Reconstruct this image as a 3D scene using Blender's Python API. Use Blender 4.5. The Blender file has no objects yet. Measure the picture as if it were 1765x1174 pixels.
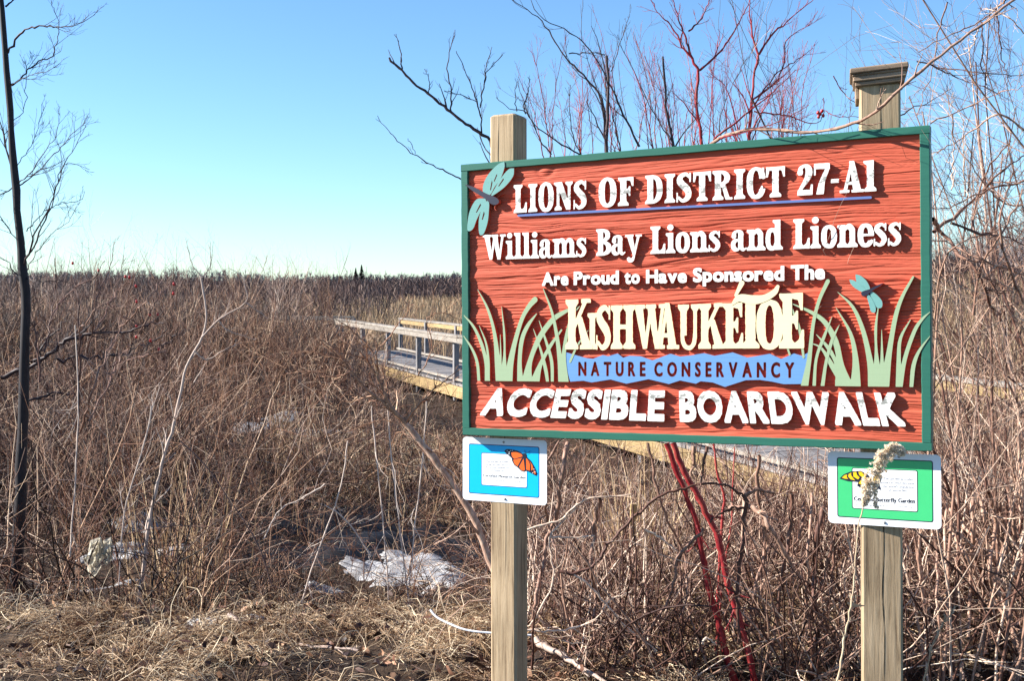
import bpy, math, random
import numpy as np
from mathutils import Vector, Matrix
from mathutils.geometry import tessellate_polygon
from math import sin, cos, tan, pi, radians, atan, atan2, hypot

random.seed(5)
rng = np.random.default_rng(11)
scene = bpy.context.scene
COL = scene.collection

# ------------------------------------------------------------------ camera, sky, sun
FPX, CX, CY, HOR = 2000.0, 882.5, 587.0, 490.0
CAMP = np.array([0.0, 0.0, 1.6])
PITCH = atan((CY - HOR) / FPX)
cam_d = bpy.data.cameras.new('camera')
cam = bpy.data.objects.new('camera', cam_d)
COL.objects.link(cam)
cam.location = CAMP
cam.rotation_euler = (pi / 2 - PITCH, 0, 0)
cam_d.sensor_width = 36
cam_d.lens = 36 * FPX / 1765
cam_d.clip_start = 0.05
cam_d.clip_end = 6000
scene.camera = cam

SUN_DIR = np.array([-2.45, 0.16, 1.42])          # towards the sun
SUN_DIR = SUN_DIR / np.linalg.norm(SUN_DIR)
world = bpy.data.worlds.new('World')
scene.world = world
world.use_nodes = True
wn = world.node_tree
bgn = wn.nodes['Background']
sky = wn.nodes.new('ShaderNodeTexSky')
sky.sky_type = 'NISHITA'
sky.sun_disc = False
sky.sun_elevation = math.asin(SUN_DIR[2])
sky.sun_rotation = atan2(SUN_DIR[0], SUN_DIR[1])
sky.air_density = 1.0
sky.dust_density = 0.0
sky.ozone_density = 3.0
tintn = wn.nodes.new('ShaderNodeMix')
tintn.data_type = 'RGBA'
tintn.blend_type = 'MULTIPLY'
tintn.inputs[0].default_value = 1.0
tintn.inputs[7].default_value = (.78, 1.01, 1.20, 1)
wn.links.new(sky.outputs[0], tintn.inputs[6])
wn.links.new(tintn.outputs[2], bgn.inputs[0])
bgn.inputs[1].default_value = 0.064

sl = bpy.data.lights.new('sun', 'SUN')
sl.energy = 5.0
sl.angle = radians(0.5)
sl.color = (1.0, 0.95, 0.87)
so = bpy.data.objects.new('sun', sl)
COL.objects.link(so)
so.rotation_euler = Vector(SUN_DIR).to_track_quat('Z', 'Y').to_euler()
so.location = (-20, 2, 15)

vs = scene.view_settings
vs.view_transform = 'Standard'
vs.look = 'None'
vs.gamma = 1
vs.use_curve_mapping = False
vs.exposure = 1.5
scene.cycles.max_bounces = 5
scene.cycles.diffuse_bounces = 2
scene.cycles.transparent_max_bounces = 4

# ------------------------------------------------------------------ geometry of the view
FW = np.array([0, cos(PITCH), -sin(PITCH)])
UP = np.array([0, sin(PITCH), cos(PITCH)])
RT = np.array([1.0, 0, 0])


def raydir(px, py):
    return FW + RT * ((px - CX) / FPX) - UP * ((py - CY) / FPX)


def at(px, py, d):
    return CAMP + raydir(px, py) * d


# the sign's own frame: x along the board, y into the board, z up the board
SW, SH = 1.6, 0.9741
SO = np.array([-0.1777, 4.1573, 1.0576])


def rotm(a, b, c):
    ca, sa = cos(a), sin(a)
    cb, sb = cos(b), sin(b)
    cc, sc = cos(c), sin(c)
    return (np.array([[ca, -sa, 0], [sa, ca, 0], [0, 0, 1]])
            @ np.array([[1, 0, 0], [0, cb, -sb], [0, sb, cb]])
            @ np.array([[cc, 0, sc], [0, 1, 0], [-sc, 0, cc]]))


SM = rotm(-0.4691, -0.0393, -0.0277)
SIGN_MAT = Matrix([list(SM[0]) + [SO[0]], list(SM[1]) + [SO[1]], list(SM[2]) + [SO[2]], [0, 0, 0, 1]])


def sg(px, py, y0=0.0):
    """photo point -> (x, z) on the board's plane at depth y0"""
    d = SM.T @ raydir(px, py)
    o = SM.T @ (CAMP - SO)
    t = (y0 - o[1]) / d[1]
    p = o + d * t
    return (p[0], p[2])


# ------------------------------------------------------------------ noise
def hash2(i, j, s):
    n = (i.astype(np.int64) * 374761393 + j.astype(np.int64) * 668265263 + s * 1442695041) & 0x7fffffff
    n = ((n ^ (n >> 13)) * 1274126177) & 0x7fffffff
    return ((n ^ (n >> 16)) & 0xffff) / 65535.0


def vnoise(x, y, s=0):
    x = np.asarray(x, float)
    y = np.asarray(y, float)
    i, j = np.floor(x), np.floor(y)
    fx, fy = x - i, y - j
    fx, fy = fx * fx * (3 - 2 * fx), fy * fy * (3 - 2 * fy)
    a, b = hash2(i, j, s), hash2(i + 1, j, s)
    c, d = hash2(i, j + 1, s), hash2(i + 1, j + 1, s)
    return (a * (1 - fx) + b * fx) * (1 - fy) + (c * (1 - fx) + d * fx) * fy


def fbm(x, y, s=0, o=4):
    r, a, t = 0, 1.0, 0
    for k in range(o):
        r = r + a * vnoise(x * 2 ** k, y * 2 ** k, s + k)
        t += a
        a *= .5
    return r / t


# ------------------------------------------------------------------ materials
class NT:
    def __init__(s, name, rough=.7, spec=.3):
        s.m = bpy.data.materials.new(name)
        s.m.use_nodes = True
        s.t = s.m.node_tree
        s.b = s.t.nodes['Principled BSDF']
        s.b.inputs['Roughness'].default_value = rough
        s.b.inputs['Specular IOR Level'].default_value = spec

    def n(s, typ, **kw):
        x = s.t.nodes.new(typ)
        for k, v in kw.items():
            setattr(x, k, v)
        return x

    def l(s, a, b):
        s.t.links.new(a, b)

    def coord(s, kind='Object', scale=(1, 1, 1)):
        tc = s.n('ShaderNodeTexCoord')
        mp = s.n('ShaderNodeMapping')
        mp.inputs['Scale'].default_value = scale
        s.l(tc.outputs[kind], mp.inputs['Vector'])
        return mp.outputs[0]

    def noise(s, vec, scale=5, detail=4, rough=.6, dist=0):
        x = s.n('ShaderNodeTexNoise')
        x.inputs['Scale'].default_value = scale
        x.inputs['Detail'].default_value = detail
        x.inputs['Roughness'].default_value = rough
        x.inputs['Distortion'].default_value = dist
        if vec is not None:
            s.l(vec, x.inputs['Vector'])
        return x.outputs['Fac']

    def ramp(s, fac, stops, interp='LINEAR'):
        x = s.n('ShaderNodeValToRGB')
        x.color_ramp.interpolation = interp
        el = x.color_ramp.elements
        while len(el) < len(stops):
            el.new(.5)
        for e, (p, c) in zip(el, stops):
            e.position = p
            e.color = (*c, 1) if len(c) == 3 else c
        s.l(fac, x.inputs[0])
        return x.outputs[0]

    def mix(s, fac, a, b, mode='MIX'):
        x = s.n('ShaderNodeMix', data_type='RGBA', blend_type=mode)
        for i, v in ((0, fac), (6, a), (7, b)):
            if isinstance(v, (int, float)):
                x.inputs[i].default_value = v
            elif isinstance(v, tuple):
                x.inputs[i].default_value = (*v, 1)
            else:
                s.l(v, x.inputs[i])
        return x.outputs[2]

    def math(s, op, a, b=None, clamp=False):
        x = s.n('ShaderNodeMath', operation=op, use_clamp=clamp)
        for i, v in enumerate((a, b)):
            if v is None:
                continue
            if isinstance(v, (int, float)):
                x.inputs[i].default_value = v
            else:
                s.l(v, x.inputs[i])
        return x.outputs[0]

    def attr(s, name):
        x = s.n('ShaderNodeAttribute')
        x.attribute_name = name
        return x.outputs['Fac']

    def sep(s, vec):
        x = s.n('ShaderNodeSeparateXYZ')
        s.l(vec, x.inputs[0])
        return x.outputs

    def col(s, c):
        if isinstance(c, tuple):
            s.b.inputs['Base Color'].default_value = (*c, 1)
        else:
            s.l(c, s.b.inputs['Base Color'])

    def bump(s, h, strength=.5, dist=.002):
        x = s.n('ShaderNodeBump')
        x.inputs['Strength'].default_value = strength
        x.inputs['Distance'].default_value = dist
        s.l(h, x.inputs['Height'])
        s.l(x.outputs[0], s.b.inputs['Normal'])


def stem_material(name, stops, noise_amt=.35, rough=.6, trans=0):
    m = NT(name, rough, .25)
    v = m.coord('Object', (1, 1, .35))
    nz = m.noise(v, 60, 3, .6)
    f = m.math('ADD', m.attr('tint'), m.math('MULTIPLY', m.math('SUBTRACT', nz, .5), noise_amt), True)
    c = m.ramp(f, stops)
    m.col(c)
    if trans:
        tr_ = m.n('ShaderNodeBsdfTranslucent')
        m.l(c, tr_.inputs[0])
        mx_ = m.n('ShaderNodeMixShader')
        mx_.inputs[0].default_value = trans
        m.l(m.b.outputs[0], mx_.inputs[1])
        m.l(tr_.outputs[0], mx_.inputs[2])
        out = [n for n in m.t.nodes if n.type == 'OUTPUT_MATERIAL'][0]
        m.l(mx_.outputs[0], out.inputs[0])
    return m.m


M = {}
M['twig'] = stem_material('bare_twig_bark', [(0, (.008, .003, .002)), (.38, (.050, .017, .010)), (.64, (.21, .088, .048)), (.85, (.52, .31, .19)), (1, (.80, .58, .40))])
M['straw'] = stem_material('dead_grass_straw', [(0, (.012, .004, .003)), (.3, (.07, .03, .018)), (.6, (.40, .25, .14)), (1, (.88, .72, .50))], trans=.25)
M['litter'] = stem_material('red_brown_litter', [(0, (.006, .002, .002)), (.42, (.055, .019, .012)), (.7, (.30, .155, .085)), (1, (.86, .66, .45))], trans=.15)
M['reed'] = stem_material('dry_reed', [(0, (.14, .07, .04)), (.5, (.38, .24, .13)), (1, (.68, .50, .30))], trans=.2)
M['red_bark'] = stem_material('red_dogwood_bark', [(0, (.035, .010, .010)), (.3, (.11, .012, .014)), (.6, (.27, .020, .026)), (.85, (.36, .07, .055)), (1, (.46, .22, .17))], .9, .5)
M['dark_bark'] = stem_material('dark_branch_bark', [(0, (.018, .011, .013)), (.6, (.06, .035, .035)), (1, (.16, .11, .09))])
M['grey_bark'] = stem_material('grey_branch_bark', [(0, (.02, .008, .006)), (.45, (.12, .055, .04)), (.72, (.38, .23, .165)), (1, (.80, .62, .48))], .6)
M['pale_bark'] = stem_material('pale_branch_bark', [(0, (.20, .12, .09)), (.5, (.42, .31, .25)), (1, (.64, .54, .46))], .6)
M['tree_bark'] = stem_material('tree_bark', [(0, (.006, .005, .006)), (.6, (.028, .02, .022)), (1, (.09, .065, .055))], .8)
M['far_twig'] = stem_material('far_wood_twigs', [(0, (.10, .08, .088)), (.5, (.19, .15, .15)), (1, (.34, .27, .25))], .2)
M['hip'] = NT('rose_hip_red', .3, .5)
M['hip'].col((.42, .01, .008))
M['hip'] = M['hip'].m


def ground_mat():
    m = NT('marsh_ground_soil', .9, .15)
    v = m.coord('Object')
    n1 = m.noise(v, .7, 6, .65)
    n2 = m.noise(v, 9, 5, .7)
    c = m.ramp(n2, [(.3, (.006, .004, .0035)), (.5, (.02, .012, .009)), (.72, (.08, .05, .03))])
    c2 = m.ramp(n1, [(.35, (.015, .009, .007)), (.65, (.10, .065, .04))])
    m.col(m.mix(.45, c, c2))
    m.bump(n2, .8, .03)
    return m.m


M['ground'] = ground_mat()


def snow_mat():
    m = NT('old_dirty_snow', .55, .4)
    v = m.coord('Object')
    n = m.noise(v, 5, 6, .7)
    n2 = m.noise(v, 55, 4, .7)
    m.col(m.mix(m.math('MULTIPLY', n2, .5), m.ramp(n, [(.34, (.16, .14, .13)), (.46, (.30, .29, .29)), (.62, (.42, .42, .43)), (.8, (.58, .59, .61))]), (.4, .38, .36)))
    m.bump(m.noise(v, 70, 4, .6), .5, .008)
    return m.m


M['snow'] = snow_mat()


def board_wear(name, paint, dark, worn, wear, grain=1.0, rough=.55, bands=True):
    """painted wood that has weathered along the joints of the board"""
    m = NT(name, rough, .35)
    v = m.coord('Object')
    vg = m.coord('Object', (2.2, 30, 60))
    g = m.noise(vg, 3.5, 5, .65, .3)
    base = m.mix(g, dark, paint)
    n = m.noise(m.coord('Object', (1, 1, 1.7)), 26, 6, .75)
    if bands:
        z = m.sep(v)[2]
        tot = None
        for zc, w in ((0.835, .034), (.146, .034)):
            d = m.math('ABSOLUTE', m.math('SUBTRACT', z, zc))
            b = m.math('SUBTRACT', 1.0, m.math('DIVIDE', d, w), True)
            tot = b if tot is None else m.math('MAXIMUM', tot, b)
        n = m.math('ADD', n, m.math('MULTIPLY', tot, .16))
    mask = m.ramp(n, [(wear, (0, 0, 0)), (wear + .05, (1, 1, 1))])
    wc = m.mix(g, worn, tuple(x * .45 for x in worn))
    m.col(m.mix(mask, base, wc))
    m.bump(m.math('ADD', g, m.math('MULTIPLY', m.noise(v, 240, 3), .35)), .35 * grain, .0012)
    return m.m


M['red'] = board_wear('red_painted_cedar', (.54, .105, .05), (.35, .050, .026), (.35, .2, .14), .80, 1.3, .75, False)
M['green'] = board_wear('green_painted_frame', (.028, .15, .10), (.012, .085, .062), (.42, .42, .36), .70, .7, .45, False)
M['white'] = board_wear('white_painted_letter', (.80, .78, .73), (.66, .64, .59), (.36, .36, .33), .63, .5)
M['cream'] = board_wear('cream_painted_letter', (.80, .68, .42), (.74, .62, .37), (.5, .42, .3), .80, .5, .6, False)
M['reedgreen'] = board_wear('sage_painted_reed', (.31, .41, .25), (.26, .35, .21), (.3, .3, .25), .82, .4, .6, False)
M['band'] = board_wear('blue_painted_river', (.13, .29, .54), (.09, .22, .46), (.5, .55, .6), .74, .9, .6, False)
M['line'] = board_wear('blue_painted_line', (.10, .17, .40), (.08, .13, .33), (.5, .5, .5), .74, .4, .6, False)
M['wing'] = board_wear('teal_painted_wing', (.16, .36, .33), (.12, .29, .27), (.3, .35, .3), .72, .4, .5, False)
M['fly_dark'] = board_wear('navy_painted_body', (.018, .02, .045), (.012, .014, .03), (.1, .1, .1), .8, .3, .5, False)


def wood_mat(name, a, b, c, axis='z', crack=1.0, scale=1.0):
    m = NT(name, .8, .2)
    sc = {'z': (28, 28, 1.4), 'x': (1.4, 28, 28), 'y': (28, 1.4, 28)}[axis]
    v = m.coord('Object', tuple(x * scale for x in sc))
    g = m.noise(v, 2.2, 6, .7, .5)
    g2 = m.noise(m.coord('Object'), 5, 4, .6)
    col = m.ramp(g, [(.28, c), (.45, b), (.7, a)])
    oi = m.n('ShaderNodeObjectInfo')
    f = m.math('ADD', .72, m.math('MULTIPLY', oi.outputs['Random'], .4))
    f = m.math('ADD', f, m.math('MULTIPLY', m.math('SUBTRACT', g2, .5), .7))
    mulc = m.n('ShaderNodeCombineColor')
    for i in range(3):
        m.l(f, mulc.inputs[i])
    m.col(m.mix(1.0, col, mulc.outputs[0], 'MULTIPLY'))
    m.bump(g, .7, .003)
    return m.m


M['post'] = wood_mat('weathered_post_wood', (.50, .375, .24), (.35, .25, .15), (.10, .062, .035))
M['cap'] = wood_mat('weathered_cap_wood', (.37, .27, .185), (.22, .155, .105), (.035, .024, .018), 'x')
M['deck'] = wood_mat('grey_deck_plank_wood', (.27, .25, .24), (.19, .175, .17), (.10, .09, .085), 'x')
M['rail'] = wood_mat('bleached_rail_wood', (.34, .30, .25), (.24, .21, .18), (.12, .10, .08), 'y')
M['fascia'] = wood_mat('yellow_fascia_wood', (.40, .28, .14), (.29, .20, .095), (.10, .065, .035), 'y')
M['railpost'] = wood_mat('grey_rail_post_wood', (.30, .29, .29), (.2, .19, .19), (.11, .10, .10))
M['lath'] = wood_mat('pale_lath_wood', (.62, .45, .22), (.5, .35, .16), (.3, .2, .1))
M['ply'] = NT('dark_crack', .9).m
M['ply'].node_tree.nodes['Principled BSDF'].inputs['Base Color'].default_value = (.012, .009, .006, 1)


def flat(name, c, rough=.35, spec=.4, var=.06):
    m = NT(name, rough, spec)
    n = m.noise(m.coord('Object'), 30, 4, .6)
    m.col(m.mix(n, tuple(x * (1 - var) for x in c), tuple(min(1, x * (1 + var)) for x in c)))
    return m.m


M['plate'] = flat('white_enamel_plate', (.76, .77, .80))
M['pcyan'] = flat('cyan_print', (.0, .42, .80))
M['pgreen'] = flat('green_print', (.05, .48, .17))
M['pwhite'] = flat('white_print', (.84, .84, .84))
M['pblack'] = flat('dark_print', (.012, .014, .03))
M['pnavy'] = flat('navy_print', (.01, .02, .12))
M['porange'] = flat('orange_print', (.75, .12, .015))
M['pyellow'] = flat('yellow_print', (.80, .50, .01))
M['pgrey'] = flat('grey_print', (.22, .22, .25))
M['screw'] = flat('steel_screw', (.32, .31, .30), .35, .6)
M['plastic'] = stem_material('weathered_plastic_film', [(0, (.62, .56, .44)), (.3, (.8, .77, .70)), (1, (.85, .84, .8))], .6, .4, .5)
M['fluff'] = stem_material('dried_flower_fluff', [(0, (.70, .50, .32)), (.35, (.92, .78, .60)), (1, (.95, .90, .80))], .5, .9, .55)
M['dead_leaf'] = stem_material('dead_leaf_litter', [(0, (.02, .008, .005)), (.5, (.12, .05, .03)), (1, (.42, .24, .14))])
M['leaf'] = stem_material('curled_dead_leaf', [(0, (.25, .14, .08)), (1, (.6, .42, .27))])


# ------------------------------------------------------------------ objects
def tag(o, label=None, cat=None, group=None, kind=None):
    if label:
        o['label'] = label
    if cat:
        o['category'] = cat
    if group:
        o['group'] = group
    if kind:
        o['kind'] = kind
    return o


def empty(name, loc=(0, 0, 0), mat=None):
    o = bpy.data.objects.new(name, None)
    COL.objects.link(o)
    if mat is not None:
        o.matrix_world = mat
    else:
        o.location = loc
    o.empty_display_size = .1
    return o


def meshobj(name, verts, faces, mat, parent=None, smooth=False, tint=None):
    me = bpy.data.meshes.new(name)
    if isinstance(verts, np.ndarray) and isinstance(faces, np.ndarray):
        nv, nf, k = len(verts), len(faces), faces.shape[1]
        me.vertices.add(nv)
        me.vertices.foreach_set('co', verts.astype(np.float32).ravel())
        me.loops.add(nf * k)
        me.loops.foreach_set('vertex_index', faces.astype(np.int32).ravel())
        me.polygons.add(nf)
        me.polygons.foreach_set('loop_start', np.arange(0, nf * k, k, dtype=np.int32))
        me.update(calc_edges=True)
    else:
        me.from_pydata([tuple(v) for v in verts], [], [tuple(f) for f in faces])
        me.update()
    if smooth:
        me.polygons.foreach_set('use_smooth', [True] * len(me.polygons))
    if tint is not None:
        a = me.attributes.new('tint', 'FLOAT', 'POINT')
        a.data.foreach_set('value', np.asarray(tint, np.float32))
    me.materials.append(mat)
    o = bpy.data.objects.new(name, me)
    COL.objects.link(o)
    if parent is not None:
        o.parent = parent
    return o


def box_vf(x0, x1, y0, y1, z0, z1, bev=0.0):
    if bev <= 0:
        v = [(x, y, z) for z in (z0, z1) for y in (y0, y1) for x in (x0, x1)]
        f = [(0, 2, 3, 1), (4, 5, 7, 6), (0, 1, 5, 4), (2, 6, 7, 3), (0, 4, 6, 2), (1, 3, 7, 5)]
        return v, f
    b = bev
    ring = [(x0 + b, y0), (x1 - b, y0), (x1, y0 + b), (x1, y1 - b), (x1 - b, y1), (x0 + b, y1), (x0, y1 - b), (x0, y0 + b)]
    cxx, cyy = (x0 + x1) / 2, (y0 + y1) / 2
    sx, sy = (x1 - x0 - 2 * b) / (x1 - x0), (y1 - y0 - 2 * b) / (y1 - y0)
    inn = [(cxx + (x - cxx) * sx, cyy + (y - cyy) * sy) for x, y in ring]
    v = [(x, y, z0) for x, y in inn] + [(x, y, z0 + b) for x, y in ring] + [(x, y, z1 - b) for x, y in ring] + [(x, y, z1) for x, y in inn]
    f = [tuple(range(7, -1, -1)), tuple(range(24, 32))]
    for k in range(3):
        for i in range(8):
            j = (i + 1) % 8
            f.append((k * 8 + i, k * 8 + j, k * 8 + 8 + j, k * 8 + 8 + i))
    return v, f


def box(name, x0, x1, y0, y1, z0, z1, mat, parent=None, bev=0.0):
    v, f = box_vf(x0, x1, y0, y1, z0, z1, bev)
    return meshobj(name, v, f, mat, parent)


# ------------------------------------------------------------------ carved relief: 2D distance fields to solid shapes
def S_rect(X, Y, x0, y0, x1, y1):
    dx = np.abs(X - (x0 + x1) / 2) - abs(x1 - x0) / 2
    dy = np.abs(Y - (y0 + y1) / 2) - abs(y1 - y0) / 2
    return np.hypot(np.maximum(dx, 0), np.maximum(dy, 0)) + np.minimum(np.maximum(dx, dy), 0)


def S_edges(X, Y, A, B, off=0.0):
    """signed distance to closed loops given by edges A->B (even-odd)"""
    d = np.full(X.shape, 1e9)
    ins = np.zeros(X.shape, bool)
    for (ax, ay), (bx, by) in zip(A, B):
        ex, ey = bx - ax, by - ay
        l2 = ex * ex + ey * ey
        if l2 < 1e-14:
            continue
        t = np.clip(((X - ax) * ex + (Y - ay) * ey) / l2, 0, 1)
        qx, qy = np.abs(X - ax - t * ex), np.abs(Y - ay - t * ey)
        d = np.minimum(d, np.hypot(qx, qy) if off < .02 else (qx ** 5 + qy ** 5) ** .2 * 1.04)
        if ay != by:
            c = ((ay > Y) != (by > Y)) & (X < (bx - ax) * (Y - ay) / (by - ay) + ax)
            ins ^= c
    return np.where(ins, -d, d) - off


def S_poly(X, Y, pts, off=0.0):
    return S_edges(X, Y, pts, pts[1:] + pts[:1], off)


def S_ell(X, Y, cx, cy, rx, ry, n=2.3):
    k = (np.abs((X - cx) / rx) ** n + np.abs((Y - cy) / ry) ** n + 1e-9) ** (1 / n)
    return (k - 1) * min(rx, ry)


def catmull(pts, sub=6):
    p = np.array(pts, float)
    q = np.vstack([2 * p[0] - p[1], p, 2 * p[-1] - p[-2]])
    out = []
    for i in range(1, len(q) - 2):
        for t in np.arange(sub) / sub:
            a, b, c, d = q[i - 1], q[i], q[i + 1], q[i + 2]
            out.append(.5 * ((2 * b) + (-a + c) * t + (2 * a - 5 * b + 4 * c - d) * t * t + (-a + 3 * b - 3 * c + d) * t ** 3))
    out.append(p[-1])
    return np.array(out)


def S_stroke(X, Y, pts, sub=5):
    q = catmull(pts, sub) if len(pts) > 2 else np.array(pts, float)
    d = np.full(X.shape, 1e9)
    for a, b in zip(q[:-1], q[1:]):
        e = b - a
        l2 = e[0] ** 2 + e[1] ** 2 + 1e-12
        t = np.clip(((X - a[0]) * e[0] + (Y - a[1]) * e[1]) / l2, 0, 1)
        d = np.minimum(d, np.hypot(X - a[0] - t * e[0], Y - a[1] - t * e[1]) - (a[2] + t * e[2]))
    return d


mn = lambda *a: np.minimum.reduce(a)
mx = lambda *a: np.maximum.reduce(a)


def contours(F, xs, ys):
    """closed loops of F = 0 (negative inside), linear interpolation"""
    ins = F < 0
    ny, nx = F.shape
    pts = {}
    adj = {}

    def hp(j, i):
        k = ('h', j, i)
        if k not in pts:
            a, b = F[j, i], F[j, i + 1]
            t = min(.98, max(.02, a / (a - b)))
            pts[k] = (xs[i] + (xs[i + 1] - xs[i]) * t, ys[j])
        return k

    def vp(j, i):
        k = ('v', j, i)
        if k not in pts:
            a, b = F[j, i], F[j + 1, i]
            t = min(.98, max(.02, a / (a - b)))
            pts[k] = (xs[i], ys[j] + (ys[j + 1] - ys[j]) * t)
        return k
    code = ins[:-1, :-1] * 1 + ins[:-1, 1:] * 2 + ins[1:, 1:] * 4 + ins[1:, :-1] * 8
    T = {1: 'BL', 2: 'BR', 3: 'LR', 4: 'RT', 5: 'BRLT', 6: 'BT', 7: 'LT', 8: 'LT', 9: 'BT', 10: 'BLRT', 11: 'RT', 12: 'LR', 13: 'BR', 14: 'BL'}
    for j, i in zip(*np.nonzero((code > 0) & (code < 15))):
        s = T[int(code[j, i])]
        for k in range(0, len(s), 2):
            e = []
            for ch in s[k:k + 2]:
                e.append(hp(j, i) if ch == 'B' else hp(j + 1, i) if ch == 'T' else vp(j, i) if ch == 'L' else vp(j, i + 1))
            adj.setdefault(e[0], []).append(e[1])
            adj.setdefault(e[1], []).append(e[0])
    loops, seen = [], set()
    for k in adj:
        if k in seen:
            continue
        lp, cur, prev = [], k, None
        while cur is not None and cur not in seen:
            seen.add(cur)
            lp.append(pts[cur])
            nxt = [q for q in adj[cur] if q not in seen]
            prev, cur = cur, (nxt[0] if nxt else None)
        if len(lp) > 5:
            loops.append(lp)
    return loops


def simplify(lp, tol):
    p = np.array(lp)
    n = len(p)
    i0 = 0
    i1 = int(np.argmax(((p - p[0]) ** 2).sum(1)))
    keep = {i0, i1}
    st = [(i0, i1), (i1, n)]
    while st:
        a, b = st.pop()
        if b - a < 2:
            continue
        A, B = p[a], p[b % n]
        e = B - A
        q = p[a + 1:b] - A
        L = np.hypot(*e) + 1e-12
        d = np.abs(e[0] * q[:, 1] - e[1] * q[:, 0]) / L
        k = int(np.argmax(d))
        if d[k] > tol:
            keep.add(a + 1 + k)
            st += [(a, a + 1 + k), (a + 1 + k, b)]
    return [lp[i] for i in sorted(keep)]


def relief(name, loops, mat, parent, y_top, y_bot=.0145, sidemat='red'):
    """loops [(x,z)...] in the board's plane -> solid standing proud of the panel, with a softened top edge"""
    sidemat = M['red'] if sidemat == 'red' and y_bot > .01 and mat is not M['red'] else None
    V, Fc, off = [], [], []
    for lp in loops:
        off.append(len(V))
        V += [(x, y_top, z) for x, z in lp]
    arr = [np.array(lp) for lp in loops]
    depth_ = []
    for i, a in enumerate(arr):
        k = 0
        for j, b in enumerate(arr):
            if i != j:
                xx, yy = a[0]
                x0_, y0_ = b[:, 0], b[:, 1]
                x1_, y1_ = np.roll(x0_, -1), np.roll(y0_, -1)
                cr = (y0_ > yy) != (y1_ > yy)
                with np.errstate(divide='ignore', invalid='ignore'):
                    k += int((cr & (xx < (x1_ - x0_) * (yy - y0_) / (y1_ - y0_) + x0_)).sum() % 2)
        depth_.append(k)
    area = [abs(float((a[:, 0] * np.roll(a[:, 1], -1) - a[:, 1] * np.roll(a[:, 0], -1)).sum())) for a in arr]
    owner = {i: [i] for i in range(len(loops)) if depth_[i] % 2 == 0}
    for i in range(len(loops)):
        if depth_[i] % 2:
            best = None
            for j in owner:
                if depth_[j] == depth_[i] - 1 and arr[j][:, 0].min() <= arr[i][0, 0] <= arr[j][:, 0].max() and arr[j][:, 1].min() <= arr[i][0, 1] <= arr[j][:, 1].max():
                    if best is None or area[j] < area[best]:
                        best = j
            if best is not None:
                owner[best].append(i)
    for ids in owner.values():
        idx = [off[k] + q for k in ids for q in range(len(loops[k]))]
        for t in tessellate_polygon([[Vector((x, z, 0)) for x, z in loops[k]] for k in ids]):
            Fc.append(tuple(idx[q] for q in t))
    for o0, lp in zip(off, loops):
        n = len(lp)
        b = len(V)
        V += [(x, y_bot, z) for x, z in lp]
        for i in range(n):
            j = (i + 1) % n
            Fc.append((o0 + i, o0 + j, b + j, b + i))
    o = meshobj(name, V, Fc, mat, parent)
    if sidemat is not None:                      # the cut edges were painted with the ground colour
        o.data.materials.append(sidemat)
        ntop = len(Fc) - sum(len(l) for l in loops)
        o.data.polygons.foreach_set('material_index', [0] * ntop + [1] * (len(Fc) - ntop))
    return o


def field_relief(name, fn, x0, x1, z0, z1, res, mat, parent, y_top, y_bot=.0145):
    xs = np.arange(x0 - 2 * res, x1 + 2.5 * res, res)
    zs = np.arange(z0 - 2 * res, z1 + 2.5 * res, res)
    X, Z = np.meshgrid(xs, zs)
    F = fn(X, Z)
    lps = [simplify(l, res * .12) for l in contours(F, xs, zs)]
    lps = [l for l in lps if len(l) > 3]
    return relief(name, lps, mat, parent, y_top, y_bot)


# ---- a bold slab lettering, drawn in em units (cap height 1)
T_ = .095
ST = .23


def stem(X, Y, xc, y0=0, y1=1, w=ST, bl=.09, br=.09, tl=.09, tr=.09):
    x0, x1 = xc - w / 2, xc + w / 2
    d = S_rect(X, Y, x0, y0, x1, y1)
    if bl or br:
        d = mn(d, S_poly(X, Y, [(x0 - bl, y0), (x1 + br, y0), (x1 + br, y0 + T_ * .8), (x1, y0 + T_ * 1.7), (x0, y0 + T_ * 1.7), (x0 - bl, y0 + T_ * .8)]))
    if tl or tr:
        d = mn(d, S_poly(X, Y, [(x0 - tl, y1), (x1 + tr, y1), (x1 + tr, y1 - T_ * .8), (x1, y1 - T_ * 1.7), (x0, y1 - T_ * 1.7), (x0 - tl, y1 - T_ * .8)]))
    return d


def ring(X, Y, cx, cy, rx, ry, ix, iy, n=2.35, icx=None):
    return mx(S_ell(X, Y, cx, cy, rx, ry, n), -S_ell(X, Y, cx if icx is None else icx, cy, ix, iy, n))


R_, P_, E_, K_ = S_rect, S_poly, S_ell, S_stroke
G = {}
G['I'] = (.42, lambda X, Y: stem(X, Y, .21))
G['L'] = (.64, lambda X, Y: mn(stem(X, Y, .21), P_(X, Y, [(.3, 0), (.62, 0), (.62, .36), (.555, .36), (.5, .18), (.42, .11), (.3, .1)])))
G['F'] = (.62, lambda X, Y: mn(stem(X, Y, .21, tr=0), P_(X, Y, [(.3, 1), (.6, 1), (.6, .68), (.54, .68), (.48, .87), (.3, .9)]), P_(X, Y, [(.3, .57), (.39, .6), (.43, .68), (.48, .68), (.48, .34), (.43, .34), (.39, .44), (.3, .47)])))
G['E'] = (.64, lambda X, Y: mn(G['F'][1](X, Y), P_(X, Y, [(.3, 0), (.63, 0), (.63, .34), (.57, .34), (.5, .16), (.42, .11), (.3, .1)])))
G['T'] = (.68, lambda X, Y: mn(stem(X, Y, .34, tl=0, tr=0), P_(X, Y, [(0, 1), (.68, 1), (.68, .66), (.62, .66), (.56, .88), (.12, .88), (.06, .66), (0, .66)])))
G['O'] = (.7, lambda X, Y: ring(X, Y, .35, .5, .35, .53, .11, .41))
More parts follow.
